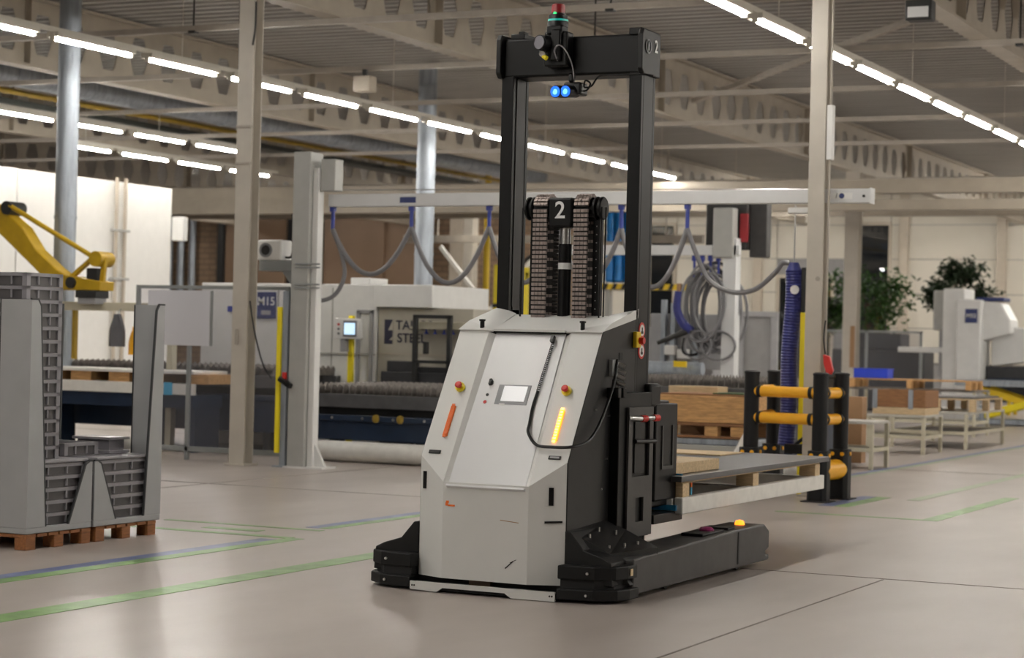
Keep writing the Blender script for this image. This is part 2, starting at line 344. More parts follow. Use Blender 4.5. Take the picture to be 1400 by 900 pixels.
# sandwich panels, each its own piece with a shadow gap, leaving the window openings free
xs = [-26.9, -25.1, -24.1, -21.35, -20.7, -18.2, -17.05, -16.6, -13.6, -10.4, -7.2, -4.0, -0.8, 2.4, 5.6, 8.8, 12, 14]
for a, e in zip(xs, xs[1:]):
    z = 1.12
    for hz in (1.12, 2.18, 3.24, 4.30, 5.36, 6.55):
        if hz == 1.12: continue
        if any(a < h[1] and e > h[0] and z < h[3] - 0.05 and hz > h[2] for h in holes): z = hz; continue
        MB().box(a + 0.015, e - 0.015, YB - 0.06, YB + 0.01, z + 0.012, hz - 0.012).build('wall_panel', 'panel_wall', wb2, smooth=False); z = hz
for px in (-21.45, -13.75, -16.75): MB().box(px, px + 0.28, YB - 0.2, YB - 0.05, 0, 6.5).build('pilaster', 'frame_beige', wb2, smooth=False)
for i, h in enumerate(holes):
    wn = thing('window_%d' % (i + 1), ['tall dark night window beside the right mast', 'tall dark window behind the pale rusted column', 'low wide dark window left of the tall window'][i], 'window', ((h[0] + h[1]) / 2, YB, h[2])); wn['kind'] = 'structure'
    f = MB()
    for (x0, x1, z0, z1) in ((h[0] - .08, h[0], h[2], h[3]), (h[1], h[1] + .08, h[2], h[3]), (h[0] - .08, h[1] + .08, h[3], h[3] + .1), (h[0] - .08, h[1] + .08, h[2] - .08, h[2])): f.box(x0, x1, YB - 0.12, YB + 0.02, z0, z1)
    f.build('window_frame', 'frame_beige', wn, smooth=False)
    MB().box(h[0], h[1], YB - 0.03, YB - 0.02, h[2], h[3]).build('window_pane', 'window_glass', wn, smooth=False)
    MB().box(h[0], h[1], YB - 0.012, YB - 0.006, h[2], h[3]).build('night_backing', 'pit_dark', wn, smooth=False)
struct(MB().box(XL - 0.3, XL, YF, YB, 0, 6.6).build('wall_left', 'brick', smooth=False))
struct(MB().box(XR, XR + 0.3, YF, YB, 0, 6.6).build('wall_right', 'panel_wall', smooth=False))
struct(MB().box(XL, XR, YF - 0.3, YF, 0, 6.6).build('wall_front', 'panel_wall', smooth=False))

# tube luminaires: rows hung under the roof along the hall
def light_row(x, y0, n, labelf, group, z=4.95, P=1.87):
    t0 = None
    ln = P * n
    rail = MB().box(x - 0.025, x + 0.025, y0 - 0.1, y0 + ln, z + 0.075, z + 0.13)
    yy = y0
    while yy < y0 + ln: rail.cyl((x, yy + 0.75, z + 0.13), (x, yy + 0.75, ZR), 0.006, n=5); yy += P * 3
    r = rail.build('light_trunking', 'tube_body'); tag(r, 'slim trunking rail carrying the ' + group, 'rail', group + ' rails' if 'high up' in group else None)
    for i in range(n):
        yy = y0 + i * P
        t = thing('tube_light', labelf(i), 'tube light', (x, yy + 0.75, z), group)
        if t0 is None:
            t0 = t
            MB().cyl((x, yy, z), (x, yy + 1.48, z), 0.027, n=10).build('tube', 'tube_glow', t)
            MB().box(x - 0.085, x + 0.085, yy - 0.02, yy + 1.52, z + 0.012, z + 0.075).box(x - 0.03, x + 0.03, yy - 0.03, yy, z - 0.03, z + 0.06).box(x - 0.03, x + 0.03, yy + 1.5, yy + 1.53, z - 0.03, z + 0.06).build('housing', 'tube_body', t)
        else:
            for ch in KIDS(t0): copy_tree(ch, t)
# phases chosen so tubes fall where the photograph shows them
def rowlab(what):
    return lambda i: ('%s lit tube from the near end of the %s' % (ORD[i] if i < 30 else 'farther', what))
light_row(-15.5, 15.66, 13, rowlab('light row crossing behind the mast'), 'light row crossing behind the mast')
light_row(-7.16, 14.92, 13, rowlab('light row at upper right'), 'light row at upper right')
light_row(-21.6, 23.68, 5, rowlab('middle light row on the left'), 'middle light row on the left')
light_row(-24.2, 30.57, 4, rowlab('lowest light row on the left'), 'lowest light row on the left')
light_row(-15.5, 42.6, 2, rowlab('light row beyond the cross beam'), 'light row beyond the cross beam')
light_row(-7.16, 42.0, 9, lambda i: 'tube light of the far row beyond the right edge', 'far light row beyond the right edge')
light_row(-24.2, 47.0, 3, rowlab('far light row before the brick wall'), 'far light row before the brick wall')
for bx_ in (-42, -38, -34, -30, -26, -22, -18, -14, -10, -6):  # added tube rows, hidden by the cross beams, to brighten the back wall
    light_row(bx_, 54.2, 3, lambda i: 'added unseen tube light high up just before the back wall', 'added light rows high up before the back wall', 5.9)
light_row(-32.0, 14.0, 12, lambda i: 'tube light of the row hidden by the white enclosure', 'light row hidden by the white enclosure')
light_row(-7.16, -9.6, 12, lambda i: 'tube light of the row overhead behind the viewer', 'light row overhead behind the viewer')
light_row(9.5, 6.0, 25, lambda i: 'tube light of the farther row right of the frame', 'farther light row right of the frame')
light_row(1.18, 10.0, 27, lambda i: 'tube light of the row right of the frame', 'light row right of the frame')
light_row(-15.5, -9.6, 12, lambda i: 'tube light of the row left of the frame', 'light row left of the frame')
#@@OBJECTS
# ================================================================== AUTOMATED STACKER TRUCK (front faces -Y)
O = (-5.35, 10.8, 0.0)
agv = thing('automated_stacker', 'white and black driverless stacker truck with tall black mast', 'forklift', O)
def A(): return MB(O)
SL = 0.62                                              # slope of the raked front
def wing_y(z): return 0.05 + SL * (z - 0.80)
def cen_y(z): return 0.08 + SL * (z - 0.80)
NV = Vector((0, -1, SL)).normalized(); VV = Vector((0, SL, 1)).normalized(); XV = Vector((1, 0, 0))
def on_c(x, z, out=0.0): return Vector((x, cen_y(z), z)) + NV * out
def on_w(x, z, out=0.0): return Vector((x, wing_y(z), z)) + NV * out
def slab(b, pts, th):
    """polygon of 3D points given a thickness to the inside"""
    n = len(pts); P = [Vector(p) for p in pts]; nn = (P[1] - P[0]).cross(P[2] - P[0]).normalized() * th
    return b.add(P + [p + nn for p in P], [tuple(range(n)), tuple(range(2 * n - 1, n - 1, -1))] + [(i, (i + 1) % n, (i + 1) % n + n, i + n) for i in range(n)])
HW, IW, FY = 0.48, 0.28, -0.04
zi = 0.80 + (FY - 0.05) / SL
# lower shell: three upright facets
sh = A()
slab(sh, [(-HW, .05, .085), (-IW, FY, .085), (-IW, FY, zi), (-HW, .05, .80)], -0.015)
slab(sh, [(-IW, FY, .085), (IW, FY, .085), (IW, FY, zi), (-IW, FY, zi)], -0.015)
slab(sh, [(IW, FY, .085), (HW, .05, .085), (HW, .05, .80), (IW, FY, zi)], -0.015)
lower = sh.build('lower_shell', 'agv_white', agv, smooth=False)
for (x, z) in ((-.44, .655), (.40, .60)):
    yy = FY + (abs(x) - IW) / (HW - IW) * (.05 - FY); nx = -(0.05 - FY) if x < 0 else (0.05 - FY)
    d = Vector((HW - IW, (.05 - FY) * (1 if x > 0 else -1), 0)).normalized(); nn = Vector((d.y, -d.x, 0)) * -1
    A().obox((x, yy, z), d * .014, (0, 0, .052), nn * .006).build('handle_slot', 'agv_black', lower, smooth=False)
A().box(-.262, -.245, FY - .002, FY, .515, .535).box(-.245, -.20, FY - .002, FY, .512, .522).box(-.258, -.24, FY - .0025, FY, .53, .545).build('orange_mark', 'orange_plastic', lower, smooth=False)
# scuffs
A().bar((.14, FY - .001, .17), (.19, FY - .001, .215), .004, .006).bar((.17, FY - .001, .205), (.21, FY - .001, .225), .003, .003).build('scuff', 'agv_dark', lower, smooth=False)
d = Vector((HW - IW, .05 - FY, 0)).normalized()
A().bar(Vector((.37, FY + .035, .45)), Vector((.465, FY + .078, .455)), .006, .012).build('scuff', 'agv_dark', lower, smooth=False)
A().bar((.10, FY - .001, .45), (.22, FY - .001, .44), .002, .004).build('scuff', 'cardboard', lower, smooth=False)
# raked wings and recessed middle panel
ZT = 1.555
for sx in (-1, 1):
    b = A(); P = [(sx * HW, .05, .80), (sx * IW, FY, zi), (sx * IW, wing_y(ZT), ZT), (sx * HW, wing_y(ZT), ZT)]
    slab(b, P if sx < 0 else P[::-1], -0.02); w_ = b.build('front_wing', 'agv_white', agv, smooth=False)
    b = A(); e0 = on_w(sx * IW, zi); e1 = on_w(sx * IW, ZT); c0 = on_c(sx * (IW - .045), .645); c1 = on_c(sx * (IW - .045), ZT - .02)
    slab(b, [e0, c0, c1, e1] if sx < 0 else [e1, c1, c0, e0], -0.004); b.build('recess_side', 'agv_white', agv, smooth=False)
    # emergency stop
    es = A(); p = on_w(sx * .355, 1.205); es.cyl(p, p + NV * .018, .030, n=18).build('stop_collar', 'yellow_bright', w_)
    A().cyl(p + NV * .018, p + NV * .034, .012, n=12).lathe(p + NV * .03, [(.012, 0), (.021, .004), (.022, .014), (.016, .021), (0.001, .023)], NV, 16).build('stop_button', 'red', w_)
    # light strip
    c = on_w(sx * .362, 1.005, .004); b = A(); b.obox(c, XV * .016, VV * .105, NV * .006)
    st = b.build('light_strip', 'orange_plastic' if sx < 0 else 'amber_lit', w_, bevel=.004, label='unlit orange light strip' if sx < 0 else 'glowing amber light strip')
    if sx > 0:
        for k in range(12): A().obox(on_w(.362, .912 + k * .0169, .011), XV * .009, VV * .006, NV * .002).build('led', 'amber_core', st, smooth=False)
    else:
        for k in range(12): A().obox(on_w(-.362, .912 + k * .0169, .011), XV * .010, VV * .006, NV * .002).build('led', 'orange_plastic', st, smooth=False)
    t = A().obox(on_w(sx * .395, .822, .004), XV * .040, VV * .012, NV * .004).build('name_plate', 'black_plastic', w_, bevel=.003)
A().obox(on_w(sx * .395, .822, .0085), XV * .028, VV * .006, NV * .0008).build('plate_window', 'bezel', t, smooth=False)
b = A(); W2 = IW - .045
slab(b, [on_c(-W2, ZT - .01), on_c(-W2 - .02, .625), on_c(W2 + .02, .625), on_c(W2, ZT - .01)], .012)
b.obox(on_c(0, .624, .010), XV * (W2 + .022), VV * .007, NV * .020)
cp = b.build('front_panel', 'agv_panel', agv, smooth=False, bevel=.003)
A().obox(on_c(0.0, .645, .001), XV * .0012, VV * .018, NV * .001).build('panel_dent', 'bezel', cp, smooth=False)
# touch screen
c = on_c(.0, 1.168, .004)
ts = A().obox(c, XV * .118, VV * .078, NV * .006).build('touch_screen', 'bezel_frame', cp, bevel=.003)
A().obox(on_c(.0, 1.168, .011), XV * .108, VV * .069, NV * .003).build('screen_bezel', 'bezel', ts, bevel=.002)
A().obox(on_c(.008, 1.173, .015), XV * .078, VV * .053, NV * .0015).build('display', 'screen_lit', ts, smooth=False)
A().obox(on_c(-.055, 1.109, .0145), XV * .018, VV * .005, NV * .001).build('maker_label', 'sticker_white', ts, smooth=False)
A().obox(on_c(.005, 1.335, .001), XV * .055, VV * .065, NV * .001).build('blank_sticker', 'sticker_white', cp, smooth=False)
# switches left of the screen
p = on_c(-.168, 1.235, 0); A().cyl(p, p + NV * .012, .019, n=16).obox(p + NV * .022, XV * .006 + VV * .002, VV * .018, NV * .012).build('key_switch', 'black_plastic', cp)
p = on_c(-.170, 1.163, 0); A().cyl(p, p + NV * .010, .016, n=16).build('push_button', 'steel', cp); A().cyl(p + NV * .01, p + NV * .014, .010, n=14).build('button_cap', 'black_plastic', cp)
p = on_c(-.172, 1.12, 0); A().cyl(p, p + NV * .010, .016, n=16).build('push_button', 'steel', cp); A().cyl(p + NV * .01, p + NV * .015, .011, n=14).build('button_cap', 'red', cp)
p = on_c(.157, 1.165, 0); A().cyl(p, p + NV * .006, .010, n=12).build('panel_lock', 'steel', cp)
# coiled hand-control lead
p = on_c(.165, 1.50, 0); ch = A().obox(p + NV * .02, XV * .010, VV * .020, NV * .02).cyl(p + NV * .02 + VV * .02, p + NV * .045 - VV * .035 + XV * .02, .012, .009, n=12).build('lead_holder', 'black_plastic', cp)
pts = []
for k in range(200):
    t = k / 199; z = 1.47 - .28 * t; a = 2 * pi * 26 * t
    pts.append(on_c(.172 - .01 * t, z, .022) + XV * (.0085 * math.cos(a)) + NV * (.0085 * math.sin(a)))
A().tube(pts, .0026, 5).build('coiled_lead', 'black_plastic', ch)
A().tube(spline([on_c(.162, 1.19, .02), on_c(.158, 1.10, .02), on_c(.17, 1.0, .025), on_c(.19, .935, .045), (.27, .075, .893), (.38, .065, .885), (.49, .085, .89), (.525, .20, .91), (.525, .31, .95), (.525, .42, 1.03), (.525, .54, 1.16), (.525, .62, 1.28), (.515, .68, 1.40)]), .0095, 8).build('control_lead', 'black_plastic', agv)
# flanks
prof = [(.055, .36), (.055, .80), (wing_y(ZT), ZT), (wing_y(ZT) + .03, ZT + .02), (1.02, 1.66), (1.20, 1.66), (1.20, .30), (.10, .30)]
for sx in (-1, 1):
    x0, x1 = (HW - .015, HW + .005) if sx > 0 else (-HW - .005, -HW + .015)
    fl_ = A().prism(prof, 'yz', x0, x1).build('side_panel', 'agv_dark', agv, smooth=False, bevel=.003)
    if sx > 0:
        for (y, z, hy, hz) in ((.80, 1.42, .028, .022), (.80, 1.245, .028, .03)): A().box(HW + .005, HW + .008, y - hy, y + hy, z - hz, z + hz).build('side_slot', 'pit_dark', fl_, smooth=False)
        A().box(HW + .005, HW + .03, .62, .70, 1.30, 1.40).build('connector_bracket', 'paint_midgrey', fl_, bevel=.003)
        for k, (y, z) in enumerate(((.735, 1.375), (.745, 1.335), (.735, 1.30), (.74, 1.26), (.725, 1.225))): A().cyl((HW + .01, y, z), (HW + .055, y + .02, z - .02), .016 - .002 * (k % 2), n=10).build('plug', 'steel', fl_)
        for (y, z) in ((.42, 1.10), (.44, 1.10), (.62, 1.06), (.645, 1.06), (.60, .80), (.625, .80), (.55, .62)): A().cyl((HW + .004, y, z), (HW + .010, y, z), .006, n=8).build('bolt', 'steel', fl_)
        A().box(HW + .005, HW + .009, .68, .688, .36, 1.28).build('panel_seam', 'pit_dark', fl_, smooth=False)
        # isolator switch and round warning signs
        s_ = A().box(HW + .005, HW + .035, .985, 1.055, 1.475, 1.575).build('isolator_switch', 'yellow', fl_, bevel=.006)
        A().cyl((HW + .035, 1.03, 1.52), (HW + .065, 1.03, 1.52), .022, n=14).build('isolator_knob', 'red', s_)
        for z in (1.585, 1.455):
            s_ = A().cyl((HW + .005, 1.125, z), (HW + .010, 1.125, z), .050, n=24).build('warning_sign', 'red', fl_, label='round red ringed warning sign')
            A().cyl((HW + .010, 1.125, z), (HW + .0115, 1.125, z), .036, n=24).build('sign_face', 'sticker_white', s_)
            A().box(HW + .0115, HW + .0125, 1.117, 1.133, z - .02, z + .018).box(HW + .0115, HW + .0125, 1.108, 1.142, z - .022, z - .006).build('sign_symbol', 'black_plastic', s_, smooth=False)
# inner body block, closes the shell
A().prism([(.08, .10), (.08, .78), (wing_y(ZT) + .05, ZT - .03), (1.0, 1.62), (1.0, .10)], 'yz', -HW + .02, HW - .02).build('inner_body', 'agv_black', agv, smooth=False)
# top cover with raised flaps
tc = A(); y0, y1 = wing_y(ZT) - .005, 1.02
slab(tc, [(-HW, y0, ZT + .012), (HW, y0, ZT + .012), (HW, y1, 1.67), (-HW, y1, 1.67)], -.015); top = tc.build('top_cover', 'agv_white', agv, smooth=False, bevel=.003)
for sx in (-1, 1):
    z0 = ZT + .012
    b = A(); V = [(sx * .25, y0 - .01, z0 - .004), (sx * (HW + .006), y0 - .01, z0 - .004), (sx * (HW + .006), y0 + .14, z0 + .055), (sx * .27, y0 + .14, z0 + .030), (sx * .33, y1 - .02, 1.675), (sx * (HW + .006), y1 + .06, 1.72), (sx * (HW + .006), y1 + .06, 1.66), (sx * .33, y1 - .02, 1.66)]
    b.add(V, [(0, 1, 2, 3), (3, 2, 5, 4), (4, 5, 6, 7), (0, 3, 4, 7), (1, 6, 5, 2), (0, 7, 6, 1)]); b.build('top_flap', 'agv_white', agv, smooth=False)
    A().cyl((sx * .34, y0 + .03, z0), (sx * .34, y0 + .03, z0 + .05), .014, n=12).cyl((sx * .34, y0 + .03, z0 + .05), (sx * .34, y0 + .03, z0 + .062), .020, n=12).build('aerial_stub', 'black_plastic', agv)
A().box(-.24, .24, y0 - .012, y0 + .01, z0 - .01, z0 + .004).build('cover_lip', 'agv_white', top, smooth=False); A().box(-.245, .245, y0 - .004, y0 + .012, z0 - .02, z0 - .01).build('cover_seam', 'agv_black', top, smooth=False)
# base: dark chassis, white skid plate, bumpers, fenders
A().box(-.50, .50, .05, 1.2, .025, .10).build('chassis', 'agv_black', agv, smooth=False)
A().box(-.12, .02, FY + .05, .06, .05, .088).build('belly_sensor', 'door_brown', agv, smooth=False)
b = A(); P = [(-.47, .010), (-.29, .004), (-.255, .030), (.155, .030), (.195, .004), (.475, .004), (.475, .058), (.25, .058), (-.25, .058), (-.47, .058)]
b.prism(P, 'xz', -.075, -.055); sk = b.build('skid_plate', 'agv_white', agv, smooth=False)
A().box(-.48, .48, -.06, .1, .012, .05).build('skid_backing', 'agv_black', agv, smooth=False)
for x in (-.455, -.44, .445, .46): A().cyl((x, -.077, .034), (x, -.074, .034), .006, n=8).build('bolt', 'agv_grey', sk)
for sx in (-1, 1):
    P = [(.48, .10), (.48, .405), (.515, .40), (.60, .30), (.72, .262), (.775, .235), (.785, .10)]
    b = A(); b.prism([(sx * p[0], p[1]) for p in P], 'xz', .04, .52); fe = b.build('corner_fender', 'agv_dark', agv, smooth=False, bevel=.006)
    # sloped deck plate behind, climbing to the flank
    b = A(); V = [(sx * .485, .10, .40), (sx * .70, .20, .27), (sx * .83, .62, .285), (sx * .58, .72, .37), (sx * .485, .62, .43), (sx * .485, .10, .1), (sx * .83, .2, .1), (sx * .83, .62, .1), (sx * .485, .75, .1)]
    b.add(V, [(0, 1, 4), (1, 3, 4), (1, 2, 3), (0, 5, 6, 1), (1, 6, 7, 2), (2, 7, 8, 3), (3, 8, 4), (4, 8, 5, 0), (5, 8, 7, 6)]); dp = b.build('deck_plate', 'agv_dark', agv, smooth=False)
    for (x, y, z) in ((.56, .22, .372), (.66, .28, .308), (.60, .52, .375), (.70, .42, .312), (.73, .55, .315), (.54, .40, .398)): A().cyl((sx * x, y, z - .02), (sx * x, y, z + .006), .007, n=10).build('bolt', 'steel', dp)
    # bumper bands around the front corner
    for (z0, z1, g, nm) in ((.135, .215, .0, 'upper_bumper'), (.018, .082, .012, 'lower_bumper')):
        P = [(sx * .48, -.055 - g), (sx * .70, -.02 - g), (sx * (.80 + g), .06), (sx * (.835 + g), .16), (sx * (.835 + g), .30), (sx * .76, .30), (sx * .48, .10)]
        bb = A().prism(P, 'xy', z0, z1).build(nm, 'rubber', agv, smooth=False, bevel=.008)
        A().cyl((sx * .66, -.03 - g, (z0 + z1) / 2), (sx * .66, -.04 - g, (z0 + z1) / 2), .008, n=10).build('bolt', 'steel', bb)
    A().prism([(sx * .49, -.03), (sx * .69, 0), (sx * .78, .08), (sx * .80, .3), (sx * .49, .3)], 'xy', .08, .14).build('scanner_slot', 'pit_dark', agv, smooth=False)
    A().box(*sorted((sx * .836, sx * .842)), .18, .215, .155, .195).build('corner_marker', 'wood_light', agv, smooth=False)
# straddle legs
for sx in (-1, 1):
    P = [(.25, .035), (.25, .245), (2.1, .285), (2.60, .285), (2.70, .235), (2.70, .12), (2.63, .10), (2.63, .08), (2.70, .075), (2.70, .035)]
    lg = A().prism(P, 'yz', *sorted((sx * .56, sx * .83))).build('straddle_leg', 'agv_grey', agv, smooth=False, bevel=.012)
    A().box(*sorted((sx * .62, sx * .77)), 1.55, 1.95, .275, .292).build('leg_hatch', 'agv_dark', lg, bevel=.004)
    A().box(*sorted((sx * .60, sx * .78)), 2.0, 2.13, .20, .30).build('leg_joint', 'agv_dark', lg, bevel=.006)
    A().lathe((sx * .70, 1.80, .29), [(.05, 0), (.05, .012), (.035, .026), (.001, .03)], n=16).build('floor_sensor', 'magenta', lg)
    A().lathe((sx * .70, 2.45, .283), [(.034, 0), (.034, .012), (.026, .03), (.001, .036)], n=16).build('beacon', 'amber_lit', lg, label='glowing orange marker light on leg end')
    for y in (.95, 2.25): A().cyl((sx * .64, y, .05), (sx * .76, y, .05), .05, n=18).build('leg_wheel', 'rubber', lg)
    A().box(*sorted((sx * .829, sx * .834)), 2.05, 2.07, .06, .27).build('leg_seam', 'pit_dark', lg, smooth=False)
# side gear on the right flank and fork carriage behind
gb = A().box(.40, .545, .66, 1.18, .30, 1.20).build('gear_housing', 'agv_black', agv, bevel=.006)
sc_ = A(); X0, X1 = .55, .565
for (y0, y1, z0, z1) in ((.77, .83, .31, 1.11), (1.11, 1.17, .31, 1.11), (.83, 1.11, .31, .40), (.83, 1.11, .55, .68), (.83, .90, .40, .55), (1.03, 1.11, .40, .55), (.83, 1.11, 1.04, 1.11)): sc_.box(X0, X1, y0, y1, z0, z1)
cov = sc_.build('side_cover', 'agv_grey', agv, smooth=False)
A().box(.548, .553, .90, 1.06, .70, 1.02).build('cover_window', 'agv_dark', cov, bevel=.003)
A().cyl((.57, .86, .90), (.60, 1.12, .895), .014, n=10).build('cover_handle', 'black_plastic', cov)
for y in (.90, 1.10): 
    cn = A().cyl((.555, y - .12, 1.045), (.60, y - .02, 1.04), .017, n=12).build('hose_connector', 'steel', cov)
    A().cyl((.60, y - .02, 1.04), (.612, y + .03, 1.04), .021, n=12).build('connector_collar', 'red', cn)
for y in (.60, .68): A().box(.44, .56, y, y + .05, 1.17, 1.23).build('gear_lug', 'agv_black', gb, bevel=.005)
ca = A().box(-.45, .50, 1.24, 1.60, .46, 1.14).build('fork_carriage', 'agv_black', agv, bevel=.01)
A().box(.44, .53, 1.20, 1.38, 1.10, 1.25).build('carriage_head', 'agv_black', ca, bevel=.02)
A().box(.40, .53, 1.30, 1.68, .50, 1.12).build('carriage_guard', 'agv_black', ca, bevel=.01)
A().box(.53, .537, 1.40, 1.42, .72, .98).box(.53, .537, 1.58, 1.60, .72, .98).box(.53, .537, 1.40, 1.60, .70, .72).build('guard_rib', 'agv_grey', ca, smooth=False)
for x in (-.33, .33):
    A().prism([(1.25, .36), (1.25, .9), (1.33, .9), (1.33, .415), (4.55, .40), (4.55, .375)], 'yz', x - .08, x + .08).build('fork', 'agv_dark', agv, smooth=False)
A().box(.40, .55, 1.25, 1.75, .36, .42).build('fork_shoe', 'agv_dark', agv, bevel=.005)
A().box(.18, .56, 1.60, 1.70, .425, .46).build('blue_wrap', 'sticker_blue', agv, smooth=False); A().box(.50, .565, 1.68, 1.70, .45, .66).build('blue_wrap', 'sticker_blue', agv, smooth=False)
# mast
MY0, MY1, MH = 1.03, 1.26, .486
for sx in (-1, 1):
    xo, xi = sx * MH, sx * (MH - .085)
    b = A(); lo, hi = sorted((xo, xi)); b.box(lo, hi, MY0, MY0 + .035, .15, 3.20); b.box(lo, hi, MY1 - .035, MY1, .15, 3.20)
    wlo, whi = sorted((xo, sx * (MH - .02))); b.box(wlo, whi, MY0 + .035, MY1 - .035, .15, 3.20)
    up_ = b.build('mast_upright', 'agv_black', agv, smooth=False, bevel=.004)
    if sx < 0:
        A().box(-.405, -.40, MY0 + .06, MY0 + .17, 1.70, 3.19).box(-.47, -.405, MY0 + .035, MY1 - .035, 1.70, 3.19).build('inner_rail', 'agv_dark', up_, smooth=False)
        A().box(-.402, -.396, MY0 + .045, MY0 + .055, 1.72, 3.18).build('rail_edge', 'agv_grey', up_, smooth=False)
    lo, hi = sorted((sx * (MH + .022), sx * (MH - .012)))
    cp_ = A().prism([(MY0 - .05, 3.215), (MY0 - .02, 3.185), (MY1 + .02, 3.185), (MY1 + .02, 3.465), (MY0 - .03, 3.465), (MY0 - .05, 3.43)], 'yz', lo, hi).build('mast_end_plate', 'agv_dark', agv, smooth=False, bevel=.006)
    if sx > 0:
        A().box(.40, .49, MY0 - .02, MY1 + .015, 3.43, 3.475).build('mast_top_block', 'agv_black', cp_, bevel=.006)
        text('mast_number', '2', .11, Vector(O) + Vector((.5145, 1.19, 3.37)), (0, 1, 0), (0, 0, 1), 'white_print', cp_, .001)
        A().lathe((.513, 1.065, 3.36), [(.045, 0), (.045, .002), (.036, .002), (.036, 0)], (1, 0, 0), 24).box(.513, .516, 1.055, 1.075, 3.335, 3.385).build('round_mark', 'bezel', cp_)
    else:
        A().box(-.44, -.34, MY0 + .02, MY1 - .02, 3.44, 3.475).box(-.40, -.36, MY0 + .05, MY0 + .12, 3.47, 3.495).build('mast_top_block', 'agv_black', cp_, bevel=.005)
A().box(-MH + .01, MH - .01, MY0, MY1, 3.19, 3.44).build('mast_crossbeam', 'agv_black', agv, smooth=False, bevel=.015)
A().box(-MH + .01, MH - .01, 1.06, 1.2, .3, .42).build('mast_foot', 'agv_black', agv, smooth=False)
# navigation scanner on the crossbeam
NX = -.07
sb = A().box(NX - .075, NX + .085, MY0 - .10, MY0, 3.24, 3.46).box(NX - .055, NX + .055, MY0 - .12, MY0 - .02, 3.44, 3.50).box(NX - .02, NX + .05, MY0 - .13, MY0 - .1, 3.27, 3.47).build('scanner_bracket', 'agv_black', agv, bevel=.01)
sn = A().lathe((NX, MY0 - .06, 3.49), [(.065, 0), (.068, .03), (.062, .045), (.062, .075), (.045, .085), (.045, .09)]).build('navigation_scanner', 'black_plastic', sb)
A().lathe((NX, MY0 - .06, 3.525), [(.0655, 0), (.0655, .014), (.06, .014)]).build('scanner_ring', 'teal', sn)
A().lathe((NX, MY0 - .06, 3.575), [(.045, 0), (.043, .055), (.036, .062), (.001, .062)]).build('scanner_cap', 'red_dark', sn)
A().cyl((NX + .0, MY0 - .115, 3.572), (NX + .0, MY0 - .10, 3.572), .011, n=12).build('scanner_lamp', 'green_lit', sn)
cm = A().cyl((NX - .05, MY0 - .10, 3.385), (NX - .065, MY0 - .19, 3.38), .048, n=20).build('side_camera', 'black_plastic', sb)
A().cyl((NX - .065, MY0 - .19, 3.38), (NX - .067, MY0 - .196, 3.38), .042, n=20).build('camera_lens', 'lens', cm)
A().cyl((NX - .07, MY0 - .13, 3.335), (NX - .055, MY0 - .17, 3.31), .020, n=14).build('cable_gland', 'steel', sb)
A().cyl((NX - .055, MY0 - .15, 3.30), (NX - .03, MY0 - .155, 3.283), .015, n=12).build('cable_gland', 'yellow_bright', sb)
A().tube(spline([(NX + .03, MY0 - .12, 3.27), (NX + .02, MY0 - .15, 3.33), (NX + .05, MY0 - .15, 3.365), (NX + .09, MY0 - .13, 3.33), (NX + .115, MY0 - .08, 3.24), (NX + .115, MY0 - .05, 3.14), (NX + .10, MY0 - .02, 3.11)]), .005, 6).build('scanner_cable', 'tray_light', sb)
# blue spot lamp
LX = NX + .05
bl = A().cyl((LX + .05, MY0 - .05, 3.20), (LX + .05, MY0 - .05, 3.14), .022, n=12).box(LX - .0, LX + .12, MY0 - .07, MY0 + .05, 3.06, 3.14).build('spot_lamp', 'black_plastic', agv, bevel=.012)
for k in (-1, 1):
    h = A().cyl((LX + .03 + .035 * k, MY0 - .02, 3.085), (LX + .01 + .035 * k, MY0 - .13, 3.075), .040, n=18).build('lamp_barrel', 'black_plastic', bl)
    A().cyl((LX + .01 + .035 * k, MY0 - .13, 3.075), (LX + .0095 + .035 * k, MY0 - .134, 3.0747), .034, n=18).build('lamp_lens', 'blue_lens', h)
    A().cyl((LX + .0095 + .035 * k, MY0 - .134, 3.073), (LX + .009 + .035 * k, MY0 - .136, 3.073), .018, n=14).build('lamp_led', 'blue_core', h)
A().tube(spline([(LX + .09, MY0 - .02, 3.09), (LX + .14, MY0 - .02, 3.09), (LX + .17, MY0 - .03, 3.13), (LX + .14, MY0 - .04, 3.15), (LX + .13, MY0 - .03, 3.11), (LX + .17, MY0 - .01, 3.12), (LX + .22, MY0, 3.18), (LX + .35, MY0, 3.185), (LX + .52, MY0, 3.18), (LX + .58, MY0 + .01, 3.17)]), .006, 6).build('lamp_cable', 'black_plastic', bl)
